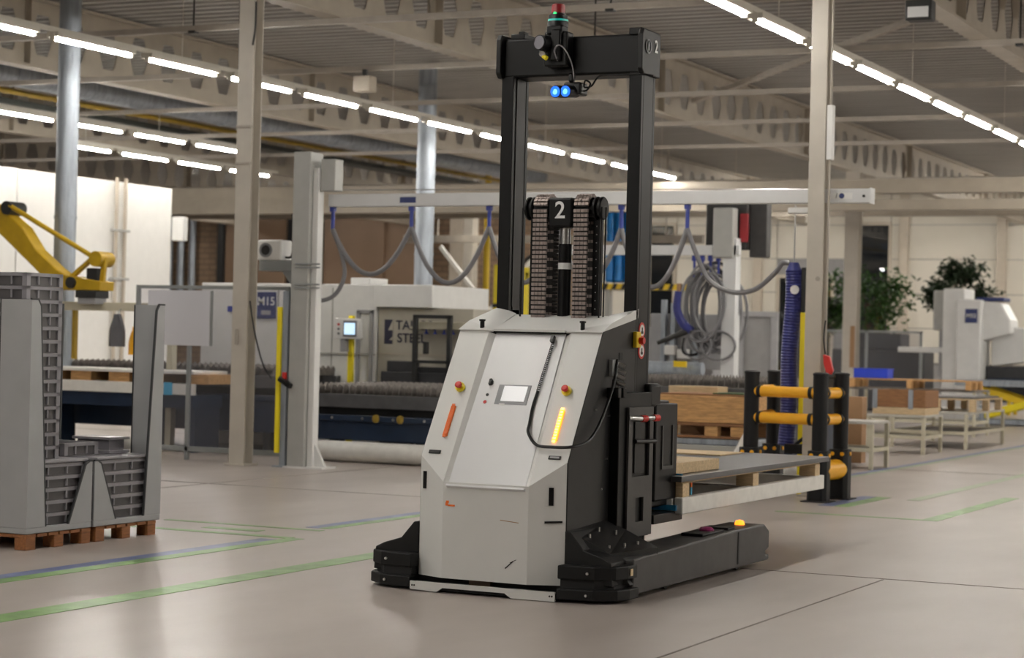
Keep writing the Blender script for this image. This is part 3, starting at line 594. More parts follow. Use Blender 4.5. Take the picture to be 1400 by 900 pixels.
# lifting ram with chains
CX, CY = -.005, 1.02
A().cyl((CX, CY, .4), (CX, CY, 2.12), .042, n=18).build('ram_cylinder', 'agv_black', agv)
A().cyl((CX, CY, 1.96), (CX, CY, 2.0), .0435, n=18).build('ram_band', 'white_print', agv)
A().cyl((CX, CY, 2.12), (CX, CY, 2.27), .034, n=18).build('ram_rod', 'steel', agv)
hd = A().prism([(-.075 + CX, 2.22), (.075 + CX, 2.22), (.085 + CX, 2.26), (.085 + CX, 2.41), (-.085 + CX, 2.41), (-.085 + CX, 2.26)], 'xz', CY - .09, CY + .07).build('chain_head', 'agv_black', agv, smooth=False, bevel=.015)
text('head_number', '2', .15, Vector(O) + Vector((CX, CY - .094, 2.325)), (1, 0, 0), (0, 0, 1), 'white_print', hd, .001)
for sx in (-1, 1):
    for (xa, xb, rr, nm) in ((.10, .105, .075, 'sheave'), (.205, .265, .075, 'outer_sheave')):
        b = A(); a = CX + sx * xa; e = CX + sx * xb
        if nm == 'outer_sheave': b.lathe((a, CY, 2.345), [(.03, 0), (rr * .9, 0), (rr, .008), (rr, .018), (rr - .018, .026), (rr - .018, .034), (rr, .042), (rr, .052), (rr * .9, .06), (.03, .06)], (sx, 0, 0), 28)
        else: b.cyl((CX + sx * .09, CY, 2.345), (CX + sx * .20, CY, 2.345), rr - .02, n=24)
        b.build(nm, 'agv_black', agv)
    # leaf chain: a run down the front, over the sheave and down the back
    front, back = A(), A(); x0 = CX + sx * .14; RCH = .082; path = []
    z = 1.60
    while z < 2.345: path.append((CY - RCH, z, 0)); z += .029
    for k in range(1, 11): t = pi * k / 11; path.append((CY - RCH * math.cos(t), 2.345 + RCH * math.sin(t), t))
    z = 2.345
    while z > 1.6: path.append((CY + RCH, z, pi)); z -= .029
    for i, (y, z, t) in enumerate(path):
        tv = Vector((0, math.sin(t), math.cos(t))); nv = Vector((0, -math.cos(t), math.sin(t)))
        b = front
        for ox in (-.037, -.0125, .0125, .037): b.obox((x0 + ox, y, z), (.0105, 0, 0), tv * .0095, nv * (.012 if i % 2 else .009))
        back.obox(Vector((x0, y, z)) - nv * .006, (.047, 0, 0), tv * .0150, nv * .005)  # dark backing band: shade of the gaps between plates put into colour
    front.build('lift_chain', 'chain_steel', agv, smooth=False, kind='stuff'); back.build('chain_gap_shade', 'chain_shade', agv, smooth=False, kind='stuff')
    # inner leaf chain, its shade put into the darker metal, plus strip beside
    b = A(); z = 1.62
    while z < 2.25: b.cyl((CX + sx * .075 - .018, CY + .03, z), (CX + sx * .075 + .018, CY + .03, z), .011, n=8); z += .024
    b.build('inner_chain', 'chain_shade', agv, smooth=False, kind='stuff')
    A().box(*sorted((CX + sx * .195, CX + sx * .24)), CY - .01, CY + .05, 1.6, 2.30).build('hose_guide', 'agv_black', agv, smooth=False)
    if sx > 0:
        for k in range(12): A().cyl((CX + .219, CY - .012, 1.66 + .052 * k), (CX + .219, CY - .01, 1.66 + .052 * k), .004, n=6).build('rivet', 'steel', agv)
    for k in (0, .028): A().cyl((CX + sx * (.272 + k * .6), CY - .07 + k, 1.6), (CX + sx * (.272 + k * .6), CY - .06 + k, 2.35), .005, n=6).build('lift_rope', 'agv_dark', agv)

# ------------------------------------------------ load on the forks (separate things)
LY0, LY1 = 12.42, 15.5
lp = thing('sheet_pallet', 'long pallet with white edge boards carried on the stacker forks', 'pallet', (-5.35, 13.96, .40))
for x in (-5.95, -4.81): MB().box(x, x + .06, LY0, LY1, .402, .510).build('edge_board', 'white_board', lp, bevel=.008)
for y in (LY0, 13.9, 15.4): MB().box(-5.88, -4.82, y, y + .10, .402, .50).build('cross_board', 'white_board', lp, bevel=.006)
for y in (LY0 + .05, 13.86, 15.32):
    for x in (-5.9, -5.42, -4.90): MB().box(x, x + .13, y, y + .12, .505, .60).build('pallet_block', 'wood_light', lp, bevel=.004)
for x in (-5.9, -5.42, -4.9): MB().box(x + .0, x + .12, LY0 + .05, LY1 - .05, .600, .612).build('deck_board', 'wood_light', lp, smooth=False)
MB().box(-4.765, -4.757, LY0 + .17, LY0 + .185, .52, .57).build('marker_tape', 'sky_blue', lp, smooth=False); MB().box(-4.765, -4.757, LY0 + .17, LY0 + .185, .57, .60).build('marker_tape', 'orange_plastic', lp, smooth=False)
tag(MB().box(-6.0, -4.745, LY0 - .04, LY1 + .1, .613, .65).build('steel_sheet', 'sheet_steel', smooth=False, bevel=.003), 'dark grey steel sheet stack lying on the fork pallet', 'steel sheet')
tag(MB().box(-5.18, -4.84, LY0 - .02, LY0 + .92, .651, .725).build('timber_beam', 'wood_light', bevel=.004), 'pale timber beam lying on the dark sheet at the forks', 'timber')
tag(MB().box(-5.95, -5.5, LY0 + .2, LY0 + 1.5, .651, .73).build('timber_beam', 'wood_light', bevel=.004), 'second timber beam on the dark sheet, half hidden behind the first', 'timber')
tag(MB().box(-5.95, -5.4, 14.9, 15.4, .651, .663).build('timber_sheet', 'wood_light', bevel=.002), 'thin flat plywood piece at the far end of the dark sheet', 'plywood')


# ================================================================== LEFT: PALLETS, STILLAGES, TRAYS
def pallet(loc, sx, sy, label, m='wood_red', h=.115, name='wooden_pallet', group=None):
    x, y, z = loc; t = thing(name, label, 'pallet', loc, group)
    x0, x1, y0, y1 = x - sx / 2, x + sx / 2, y - sy / 2, y + sy / 2; bw = .10
    for k in range(3):
        for j in range(3):
            cx = (x0 + bw / 2, x, x1 - bw / 2)[k]; cy = (y0 + bw / 2, y, y1 - bw / 2)[j]
            MB().box(cx - bw / 2, cx + bw / 2, cy - bw / 2, cy + bw / 2, z + .0, z + h - .02).build('pallet_block', m, t, bevel=.004)
    nb = max(5, int(sy / .115))  # extra boards packed close to block light under the deck
    for k in range(nb):
        yy = y0 + (sy - .10) * k / (nb - 1); MB().box(x0, x1, yy, yy + .10, z + h - .02, z + h).build('deck_board', m, t, smooth=False)
    return t
pallet((-9.55, 11.40, 0), 1.2, .70, 'reddish wooden pallet at left edge under the nearer grey stillage', h=.105)
pallet((-9.55, 12.17, 0), 1.2, .72, 'reddish wooden pallet under the farther grey stillage', h=.105)
def stillage(ya, yb, tall_at, label):
    t = thing('sheet_metal_stillage', label, 'stillage', (-9.45, (ya + yb) / 2, .108))
    MB().box(-10.15, -8.95, ya, yb, .108, .150).build('base_tray', 'bin_grey', t, bevel=.006)
    s = 1 if tall_at == 'near' else -1; yt = ya if s > 0 else yb; yl = yb if s > 0 else ya
    for xf, d in ((-8.95, -1), (-10.15, 1)):
        th = .012 * d
        side = [(yt, .15), (yt + s * .20, .15), (yt + s * .095, 1.66), (yt + s * .065, 1.70), (yt, 1.70)]
        MB().prism(side, 'yz', *sorted((xf, xf + th))).build('tall_side_flange', 'bin_grey', t, smooth=False)
        tb = MB()
        for (q0, q1) in (((yt + s * .203, .15), (yt + s * .098, 1.66)), ((yt + s * .098, 1.66), (yt + s * .066, 1.703)), ((yt + s * .066, 1.703), (yt, 1.703))): tb.bar((xf + th / 2, q0[0], q0[1]), (xf + th / 2, q1[0], q1[1]), .016, .012)
        tb.build('edge_trim', 'bin_edge', t, smooth=False)
        MB().box(*sorted((xf + th, xf + d * .26)), *sorted((yt, yt + s * .012)), .15, 1.70).build('tall_end_flange', 'bin_grey', t, smooth=False)
        MB().box(*sorted((xf + d * .26, xf + d * .27)), *sorted((yt, yt + s * .016)), .15, 1.70).build('edge_trim', 'bin_edge', t, smooth=False)
        low = [(yl, .15), (yl - s * .25, .15), (yl - s * .07, .555), (yl - s * .03, .575), (yl, .575)]
        MB().prism(low, 'yz', *sorted((xf, xf + th))).build('low_gusset', 'bin_grey', t, smooth=False)
        tb = MB()
        for (q0, q1) in (((yl - s * .253, .15), (yl - s * .073, .558)), ((yl - s * .073, .558), (yl - s * .03, .579)), ((yl - s * .03, .579), (yl, .579))): tb.bar((xf + th / 2, q0[0], q0[1]), (xf + th / 2, q1[0], q1[1]), .016, .012)
        tb.build('edge_trim', 'bin_edge', t, smooth=False)
    return t
stillage(11.05, 11.755, 'near', 'grey sheet metal stillage at left edge holding the tall tray stack')
stillage(11.785, 12.58, 'far', 'grey sheet metal stillage with one tall post on the right')
def tray_proto(sx, sy, h, loc, label, group):
    t = thing('stacking_tray', label, 'tray', loc, group); b = MB(loc)
    x, y = sx / 2, sy / 2; w = .006
    b.box(-x + .01, x - .01, -y + .01, y - .01, 0, .008)
    for (x0, x1, y0, y1) in ((-x + .012, x - .012, -y + .012, -y + .012 + w), (-x + .012, x - .012, y - .012 - w, y - .012), (-x + .012, -x + .012 + w, -y + .012, y - .012), (x - .012 - w, x - .012, -y + .012, y - .012)): b.box(x0, x1, y0, y1, .004, h - .004)
    b.build('tray_body', 'tray_grey', t, smooth=False)
    r = MB(loc)
    for (x0, x1, y0, y1) in ((-x, x, -y, -y + .02), (-x, x, y - .02, y), (-x, -x + .02, -y, y), (x - .02, x, -y, y)): r.box(x0, x1, y0, y1, h - .024, h)
    for (cx, cy) in ((-x + .02, -y + .02), (x - .02, -y + .02), (-x + .02, y - .02), (x - .02, y - .02)): r.box(cx - .02, cx + .02, cy - .02, cy + .02, 0, h)
    n = 3
    for k in range(1, n):
        yy = -y + sy * k / n
        for xx in (-x, x - .014): r.box(xx, xx + .014, yy - .006, yy + .006, .01, h - .02)
    n = 3
    for k in range(1, n):
        xx = -x + sx * k / n
        for yy in (-y, y - .014): r.box(xx - .006, xx + .006, yy, yy + .014, .01, h - .02)
    r.build('tray_rim', 'tray_light', t, smooth=False)
    return t
H = .092; tp = None
for k in range(14):
    lab = '%s grey stacking tray from the top of the tall stack at left' % ORD[13 - k]
    loc = (-9.265, 11.325, .600 + H * k)
    if tp is None: tp = tray_proto(.40, .39, H - .002, loc, lab, 'trays of the tall stack')
    else: copy_tree(tp, None, loc, lab)
lowp = None
for (yc, nm) in ((11.41, 'nearer'), (12.16, 'farther')):
    for k in range(5):
        lab = '%s tray from the top of the low stack inside the %s stillage' % (ORD[4 - k], nm); loc = (-9.24, yc, .152 + .0845 * k)
        if lowp is None: lowp = tray_proto(.52, .62, .083, loc, lab, 'trays of the low stacks')
        else: copy_tree(lowp, None, loc, lab)
    tag(MB().box(-9.52, -8.97, yc - .325, yc + .325, .577, .598).build('crate_cover', 'tray_light', bevel=.006), 'grey lid closing the low tray stack in the %s stillage' % nm, 'lid')
copy_tree(tp, None, (-9.40, 11.95, .600), 'single loose grey tray lying on the low stack lids')['group'] = 'loose trays'
tag(MB().box(-9.5, -9.15, 12.22, 12.46, .600, .625).box(-9.47, -9.18, 12.25, 12.43, .625, .70).box(-9.5, -9.15, 12.22, 12.46, .70, .72).build('shallow_tray', 'tray_light', bevel=.004), 'brownish grey two-rim tray base beside the loose tray', 'tray')

# ================================================================== COLUMNS
def hcolumn(x, y, label, w=.22, m='column_beige', z1=5.36, ply=None):
    t = thing('steel_column', label, 'column', (x, y, 0)); f = .016
    MB().box(x - w / 2, x + w / 2, y - w / 2, y - w / 2 + f, 0.01, z1).build('column_flange', m, t, smooth=False, bevel=.003)
    MB().box(x - w / 2, x + w / 2, y + w / 2 - f, y + w / 2, 0.01, z1).build('column_flange', m, t, smooth=False, bevel=.003)
    MB().box(x - .006, x + .006, y - w / 2 + f, y + w / 2 - f, 0.01, z1).build('column_web', m, t, smooth=False)
    MB().box(x - w * .7, x + w * .7, y - w * .7, y + w * .7, 0, .02).build('base_plate', m, t, bevel=.003)
    return t
cl = hcolumn(-13.0, 19.82, 'pale beige steel column left of the gantry post', .20)
for z in (3.86, 3.44): MB().box(-13.1, -12.9, 19.70, 19.74, z, z + .03).build('column_clip', 'rail_grey', cl, bevel=.003)
MB().tube(spline([(-12.88, 19.72, 5.3), (-12.87, 19.70, 5.0), (-12.9, 19.70, 4.8)]), .012, 6).build('column_cable', 'frame_dark', cl)
MB().box(-13.04, -13.0, 19.69, 19.70, 1.38, 1.56).build('column_plate', 'rail_grey', cl, bevel=.004)
cr = hcolumn(-6.26, 20.0, 'pale beige steel column behind the yellow and black barrier', .17)
MB().box(-6.16, -6.10, 19.90, 19.98, 3.40, 3.95).build('cable_duct', 'paint_white', cr, bevel=.005)
MB().cyl((-6.13, 19.93, 3.95), (-6.13, 19.93, 5.3), .012, n=8).build('conduit', 'rail_grey', cr)
MB().cyl((-6.13, 19.93, 1.3), (-6.13, 19.93, 3.40), .012, n=8).build('conduit', 'rail_grey', cr)
MB().cyl((-6.22, 19.905, 2.20), (-6.22, 19.91, 2.20), .025, n=12).build('column_bolt', 'rail_grey', cr)
hcolumn(-12.75, 43.3, 'farther pale column with a rust streak, right of the barrier column', .30)
MBr = MB().box(-12.72, -12.62, 43.13, 43.147, 1.1, 2.0); tag(MBr.build('rust_patch', 'cardboard', smooth=False), 'rusty stain plate on the farther pale column', 'rust')
for (y, r, lb) in ((22.0, .145, 'round galvanised column in front of the white enclosure at left'), (32.1, .165, 'round galvanised column left of the mast behind the gantry')):
    t = thing('round_column', lb, 'column', (-17.3, y, 0)); z = 0
    while z < 6.3: MB().cyl((-17.3, y, z), (-17.3, y, min(z + 1.49, 6.38)), r, n=24).build('column_section', 'galv', t); z += 1.5
    z = 1.5
    while z < 6: MB().cyl((-17.3, y, z - .02), (-17.3, y, z + .02), r + .008, n=24).build('column_joint', 'galv', t); z += 1.5
hcolumn(-25.5, 50, 'far pale column behind the lift chains', .3)

# ================================================================== BARRIER round the right column
bt = thing('impact_barrier', 'yellow and black double rail impact barrier around the pale column', 'barrier', (-6.3, 19.8, 0))
def post(x, y):
    p = MB().cyl((x, y, .02), (x, y, 1.235), .075, n=20).build('barrier_post', 'barrier_black', bt)
    MB().lathe((x, y, 1.235), [(.08, 0), (.08, .015), (.06, .028), (.001, .03)], n=20).build('post_cap', 'barrier_black', p)
    MB().prism([(x - .10, y - .06), (x - .06, y - .10), (x + .06, y - .10), (x + .10, y - .06), (x + .10, y + .06), (x + .06, y + .10), (x - .06, y + .10), (x - .10, y + .06)], 'xy', 0, .50).build('post_sleeve', 'barrier_black', p, bevel=.008)
    for (dx, dy) in ((.05, -.101), (-.05, -.101)):
        MB().cyl((x + dx, y + dy, .455), (x + dx, y + dy - .01, .455), .020, n=12).build('sleeve_bolt', 'barrier_yellow', p)
    MB().cyl((x + .101, y, .455), (x + .111, y, .455), .020, n=12).build('sleeve_bolt', 'barrier_yellow', p)
    MB().box(x - .14, x + .14, y - .14, y + .14, 0, .012).build('foot_plate', 'barrier_black', p, bevel=.004)
PA, PB, PC, PD = (-5.98, 19.32), (-5.93, 19.86), (-6.72, 19.42), (-6.80, 20.36)
for p in (PA, PB, PC, PD): post(*p)
for z in (1.06, .80):
    for (p, q) in ((PC, PA), (PA, PB), (PC, PD)):
        MB().cyl((p[0], p[1], z), (q[0], q[1], z), .055, n=18).build('barrier_rail', 'barrier_yellow', bt)
        v = Vector((q[0] - p[0], q[1] - p[1], 0)).normalized() * .075
        for e, sgn in ((p, 1), (q, -1)): MB().cyl((e[0] + v.x * sgn, e[1] + v.y * sgn, z), (e[0] + v.x * sgn * 1.5, e[1] + v.y * sgn * 1.5, z), .062, n=18).build('rail_collar', 'barrier_black', bt)
MB().cyl((PA[0], PA[1], .30), (PB[0], PB[1], .30), .10, n=20).build('low_rail', 'barrier_yellow', bt)

# ================================================================== GANTRY with festoon hoses and vacuum lifter
gp = thing('gantry_post', 'tall light grey gantry post with white edge strip beside the fence', 'crane post', (-12.22, 19.9, 0))
MB().box(-12.36, -12.14, 19.78, 20.06, 0, 3.58).build('post_box', 'paint_grey', gp, bevel=.008)
MB().box(-12.135, -12.06, 19.84, 19.96, 0, 3.40).build('post_strip', 'paint_white', gp, bevel=.006)
MB().prism([(-12.06, 0), (-11.90, 0), (-12.06, .28)], 'xz', 19.88, 19.92).box(-12.4, -11.88, 19.76, 20.08, 0, .02).build('post_gusset', 'paint_white', gp, smooth=False)
for z in (2.30, 2.26, 2.07, 2.03): MB().box(-12.30, -11.98, 19.76, 19.785, z, z + .018).build('post_clamp', 'paint_midgrey', gp, bevel=.003)
MB().box(-12.05, -11.86, 19.86, 20.04, 3.14, 3.50).build('head_box', 'paint_grey', gp, bevel=.01)
ga = thing('gantry_rail', 'long white crane rail spanning behind the mast', 'crane rail', (-9, 20.1, 3.0))
MB().box(-12.05, -5.74, 20.04, 20.18, 2.975, 3.115).build('rail_beam', 'gantry_white', ga, smooth=False, bevel=.006)
MB().box(-5.742, -5.73, 20.03, 20.19, 2.965, 3.125).build('rail_end', 'gantry_white', ga, bevel=.004)
MB().cyl((-5.80, 20.035, 3.04), (-5.80, 20.03, 3.04), .015, n=10).build('rail_bolt', 'frame_dark', ga)
for (x, w_) in ((-11.02, .10), (-6.05, .13)): 
    MB().box(x - w_, x + w_, 20.036, 20.04, 3.01, 3.075).build('maker_plate', 'sign_navy' if x < -9 else 'paint_white', ga, smooth=False)
MB().cyl((-6.03, 20.036, 3.043), (-6.03, 20.033, 3.043), .028, n=16).build('round_emblem', 'sign_navy', ga); MB().bar((-6.09, 20.034, 3.02), (-6.075, 20.034, 3.07), .004, .014).build('emblem_stroke', 'frame_dark', ga, smooth=False)
MB().cyl((-12.0, 20.0, 3.16), (-6.5, 22.4, 3.30), .006, n=5).build('stay_wire', 'steel', ga)
for k, x in enumerate((-12.02, -11.0, -10.03, -8.46, -7.71)):
    c = thing('hose_trolley', '%s dark blue hose trolley from the left under the crane rail' % ORD[k], 'trolley', (x, 20.1, 2.72), 'hose trolleys')
    MB().box(x - .03, x + .03, 20.07, 20.13, 2.92, 2.974).build('trolley_body', 'clip_blue', c, bevel=.006)
    MB().cyl((x, 20.1, 2.72), (x, 20.1, 2.92), .022, n=12).build('hose_clip', 'clip_blue', c)
ho = [(-12.02, 2.72), (-11.0, 2.74), (-10.03, 2.74), (-9.2, 2.72), (-8.46, 2.72), (-7.71, 2.72)]
fn = ['between gantry post and round column', 'left of the mast', 'crossing behind the left mast upright', 'behind the chain head', 'between the mast uprights', 'right of the mast']
for k in range(5):
    a, b = ho[k], ho[k + 1]; sag = (.52, .62, .60, .55, .62)[k]
    tag(MB().tube(arc((a[0], 20.1, a[1]), (b[0], 20.1, b[1]), sag), .028, 10).build('festoon_hose', 'hose_grey'), 'grey hose loop hanging from the crane rail ' + fn[k], 'hose', 'festoon hoses')
tag(MB().tube(spline([(-12.02, 20.1, 2.72), (-11.9, 20.1, 2.45), (-11.85, 20.1, 2.2), (-11.95, 20.08, 1.98), (-12.12, 20.02, 1.90), (-12.3, 19.9, 1.93)]), .025, 8).build('feed_hose', 'hose_grey'), 'grey feed hose curling down to the gantry post', 'hose')
tag(MB().tube(spline([(-7.71, 20.1, 2.72), (-7.6, 20.1, 2.45), (-7.45, 20.1, 2.18), (-7.2, 20.1, 2.06), (-6.95, 20.1, 2.09), (-6.75, 20.1, 2.25), (-6.66, 20.1, 2.36), (-6.58, 20.1, 2.36)]), .026, 8).build('lifter_hose', 'hose_grey'), 'dark grey hose running from the crane rail to the blue lifting tube', 'hose')
vl = thing('vacuum_tube_lifter', 'dark blue ribbed vacuum lifting tube hanging beside the pale column', 'lifter', (-6.47, 20.1, .45))
pts = []; rr = []
for k in range(121): pts.append((-6.54 - .04 * (k / 120) + .01 * math.sin(k * .08), 20.12, 2.30 - 1.80 * k / 120)); rr.append(.082 + .006 * (k % 2))
MB().tube(pts, rr, 16).build('ribbed_tube', 'hose_blue', vl)
MB().cyl((-6.54, 20.12, 2.30), (-6.54, 20.12, 2.37), .075, .05, n=18).build('tube_head', 'hose_blue', vl)
MB().cyl((-6.54, 20.12, 2.36), (-6.54, 20.12, 2.96), .008, n=6).build('hanging_cable', 'steel', vl)
MB().box(-6.60, -6.32, 20.05, 20.17, 2.87, 2.93).build('lifter_trolley', 'paint_white', vl, bevel=.008)
MB().cyl((-6.50, 20.025, 2.09), (-6.50, 20.045, 2.09), .045, n=16).build('tube_label', 'sticker_white', vl)
MB().box(-6.56, -6.36, 20.0, 20.2, .42, .52).cyl((-6.3, 19.95, .62), (-6.55, 20.1, .45), .02, n=8).build('suction_head', 'black_plastic', vl, bevel=.01)
tag(MB().box(-6.455, -6.395, 20.10, 20.16, .0, 1.86).build('yellow_guard', 'yellow_bright', bevel=.006), 'yellow guard strip between blue lifting tube and pale column', 'guard')
tag(MB().box(-6.455, -6.395, 20.10, 20.16, 1.865, 2.32).build('black_guard', 'frame_dark', bevel=.006), 'black guard strip above the yellow one by the blue tube', 'guard')
rf = thing('red_gripper', 'red hand gripper hanging by its cable on the pale column', 'gripper', (-6.08, 19.9, 1.22))
MB().prism([(-6.13, 1.44), (-6.06, 1.42), (-6.02, 1.28), (-6.05, 1.22), (-6.09, 1.25), (-6.12, 1.34)], 'xz', 19.84, 19.89).build('gripper_body', 'red', rf, bevel=.01)
MB().tube(spline([(-6.11, 19.87, 1.44), (-6.13, 19.87, 1.60), (-6.12, 19.88, 1.78)]), .008, 6).build('gripper_cable', 'black_plastic', rf)
tag(MB().box(-6.10, -5.99, 19.80, 19.90, 1.00, 1.22).box(-6.11, -5.98, 19.79, 19.91, 1.20, 1.24).build('holder_box', 'agv_grey', bevel=.01), 'dark grey holder under the red gripper', 'holder')

# ================================================================== FENCE, BRACKET, FAN UNIT, SCANNER
fe = thing('guard_fence', 'clear safety fence with grey frame behind the left beige column', 'fence', (-13.3, 20.15, 0))
FX0, FX1, FYY = -14.75, -12.60, 20.15
for (x0, x1, z0, z1) in ((FX0, FX1, 2.02, 2.06), (FX0, FX1, .10, .16), (FX0, FX0 + .05, .0, 2.02), (FX1 - .05, FX1, .0, 2.02), (-14.0, -13.95, 0, 2.02)): MB().box(x0, x1, FYY - .02, FYY + .02, z0, z1).build('fence_bar', 'paint_midgrey', fe, smooth=False, bevel=.003)
MB().box(FX0 + .05, -14.0, FYY - .004, FYY + .004, .16, 2.02).build('fence_pane', 'fence_pane', fe, smooth=False)
MB().box(-13.95, FX1 - .05, FYY - .004, FYY + .004, .16, 2.02).build('fence_pane', 'fence_pane', fe, smooth=False)
MB().box(-14.55, -13.66, FYY - .05, FYY - .044, 1.35, 2.0).build('hanging_film', 'sheet_pane', fe, smooth=False)
MB().box(-13.66, -13.63, FYY - .055, FYY - .03, 1.35, 2.0).build('film_edge', 'paint_midgrey', fe, smooth=False)
lc = thing('light_curtain', 'bright yellow light curtain on a steel post beside the gantry post', 'light curtain', (-12.46, 19.85, 0))
MB().box(-12.545, -12.49, 19.80, 19.86, .16, 1.82).build('curtain_bar', 'yellow_bright', lc, bevel=.006)
MB().box(-12.485, -12.41, 19.82, 19.90, 0, 2.0).build('curtain_post', 'galv', lc, bevel=.005)
MB().box(-12.56, -12.36, 19.78, 19.94, 0, .015).build('curtain_foot', 'galv', lc, bevel=.003)
hs = thing('hand_scanner', 'black hand scanner clipped on the yellow light curtain', 'scanner', (-12.36, 19.75, .88))
MB().bar((-12.47, 19.76, 1.01), (-12.30, 19.74, .92), .06, .06).build('scanner_body', 'black_plastic', hs, bevel=.012)
MB().box(-12.43, -12.39, 19.75, 19.80, 1.0, 1.08).build('scanner_clip', 'red', hs, bevel=.005)
tag(MB().tube(spline([(-12.85, 19.70, 1.88), (-12.80, 19.70, 1.62), (-12.74, 19.7, 1.40), (-12.66, 19.72, 1.15), (-12.56, 19.75, 1.0)]), .009, 6).build('scanner_cable', 'black_plastic'), 'black cable drooping from the beige column to the hand scanner', 'cable')
bk = thing('portal_bracket', 'grey portal bracket between the beige column and the gantry post', 'bracket', (-12.7, 20.2, 0))
MB().box(-13.0, -12.36, 20.10, 20.28, 2.24, 2.36).build('bracket_beam', 'paint_midgrey', bk, bevel=.006)
MB().box(-12.52, -12.37, 20.10, 20.28, 0, 2.24).build('bracket_leg', 'paint_midgrey', bk, bevel=.006)
MB().prism([(-12.70, 2.24), (-12.52, 2.24), (-12.52, 2.02)], 'xz', 20.12, 20.26).build('bracket_gusset', 'paint_midgrey', bk, smooth=False)
fu = thing('fan_unit', 'white boxy fan unit with dark round grille on the portal bracket', 'fan', (-12.84, 20.2, 2.36))
MB().box(-13.03, -12.70, 20.10, 20.34, 2.362, 2.60).build('fan_box', 'paint_white', fu, bevel=.02)
MB().lathe((-12.91, 20.10, 2.48), [(.085, 0), (.085, .012), (.06, .012), (.06, .004)], (0, -1, 0), 24).build('fan_ring', 'bezel', fu)
MB().cyl((-12.91, 20.10, 2.48), (-12.91, 20.093, 2.48), .06, n=20).build('fan_grille', 'pit_dark', fu)
MB().tube(spline([(-12.70, 20.2, 2.4), (-12.62, 20.2, 2.42), (-12.60, 20.2, 2.6), (-12.62, 20.2, 2.9)]), .015, 8).build('fan_hose', 'frame_dark', fu)

# ================================================================== LASER BEDS
def laser_bed(x0, x1, y0, y1, ztop, label, slat_h=.12, roller=True, rail='bed_grey'):
    t = thing('laser_cutting_bed', label, 'cutting bed', ((x0 + x1) / 2, (y0 + y1) / 2, 0))
    MB().box(x0, x1, y0, y1, .26, ztop - .42).build('bed_body', 'navy', t, bevel=.01)
    MB().box(x0, x1, y0 - .05, y0 + .05, ztop - .44, ztop - .37).build('front_ledge', 'navy', t, bevel=.008)
    MB().box(x0 + .05, x1 - .05, y0 + .08, y1, ztop - .42, ztop - .28).build('bed_gap', 'pit_dark', t, smooth=False)
    MB().box(x0, x1, y0 - .02, y0 + .10, ztop - .28, ztop - slat_h).build('front_rail', rail, t, bevel=.006)
    MB().box(x0, x1, y1 - .10, y1, ztop - .28, ztop - slat_h).build('rear_rail', rail, t, bevel=.006)
    b = MB(); x = x0 + .03
    while x < x1 - .02:      # notched support slats standing on edge
        yy = y0 + .02; k = 0
        pr = [(y0, ztop - slat_h)]
        while yy < y1 - .02: pr += [(yy, ztop - .03), (yy + .05, ztop + .01), (yy + .10, ztop - .03)]; yy += .12
        pr += [(y1, ztop - slat_h)]
        b.prism(pr, 'yz', x, x + .006); x += .085
    b.build('support_slats', 'slat_metal', t, smooth=False, kind='stuff')
    x = x0 + .35
    while x < x1: MB().cyl((x, y0 - .05, ztop - .405), (x, y0 - .058, ztop - .405), .016, n=10).build('ledge_bolt', 'steel', t); x += .42
    if roller:
        MB().cyl((x0, y0 - .08, .13), (x1, y0 - .08, .13), .12, n=24).build('bottom_roller', 'white_board', t)
    x = x0 + .2
    while x < x1: MB().box(x, x + .12, y0 + .15, y0 + .3, 0, .27).build('bed_foot', 'bed_dark', t, smooth=False); x += 1.6
    return t
lb1 = laser_bed(-13.0, -9.45, 21.3, 23.3, .93, 'navy laser cutting bed with pale bottom roller left of the stacker')
for x in (-12.05, -11.72): MB().lathe((x, 21.28, .53), [(.03, 0), (.05, .01), (.05, .03), (.03, .04)], (0, -1, 0), 14).build('bed_castor', 'gas_yellow', lb1)
laser_bed(-9.4, -7.25, 22.4, 24.3, 1.13, 'dark slatted cutting bed between stacker and barrier', roller=False)
laser_bed(-17.6, -13.9, 22.0, 23.55, 1.10, 'navy shuttle bed behind the fence at left', roller=False)
# sheets on pallet board at the left shuttle
lp2 = thing('board_pallet', 'pale board pallet with blue tape seen through the left stillage', 'pallet', (-15.6, 21.4, 0))
MB().box(-17.2, -14.66, 21.25, 21.31, .72, .86).build('edge_board', 'white_board', lp2, bevel=.008)
MB().box(-17.2, -14.66, 21.25, 22.0, .98, 1.02).build('top_board', 'white_board', lp2, bevel=.006)
for x in (-17.1, -16.6, -16.0, -15.5, -14.8): MB().box(x, x + .32, 21.3, 21.9, .86, .98).build('pallet_block', 'wood_orange', lp2, bevel=.004)
MB().box(-15.10, -14.98, 21.235, 21.252, .715, .875).build('blue_tape', 'sky_blue', lp2, smooth=False)
MB().box(-17.15, -14.70, 21.3, 21.95, .55, .72).build('support_beam', 'navy', lp2, smooth=False)
for x in (-17.1, -14.8): MB().box(x, x + .1, 21.35, 21.9, 0, .56).build('support_leg', 'navy', lp2, smooth=False)
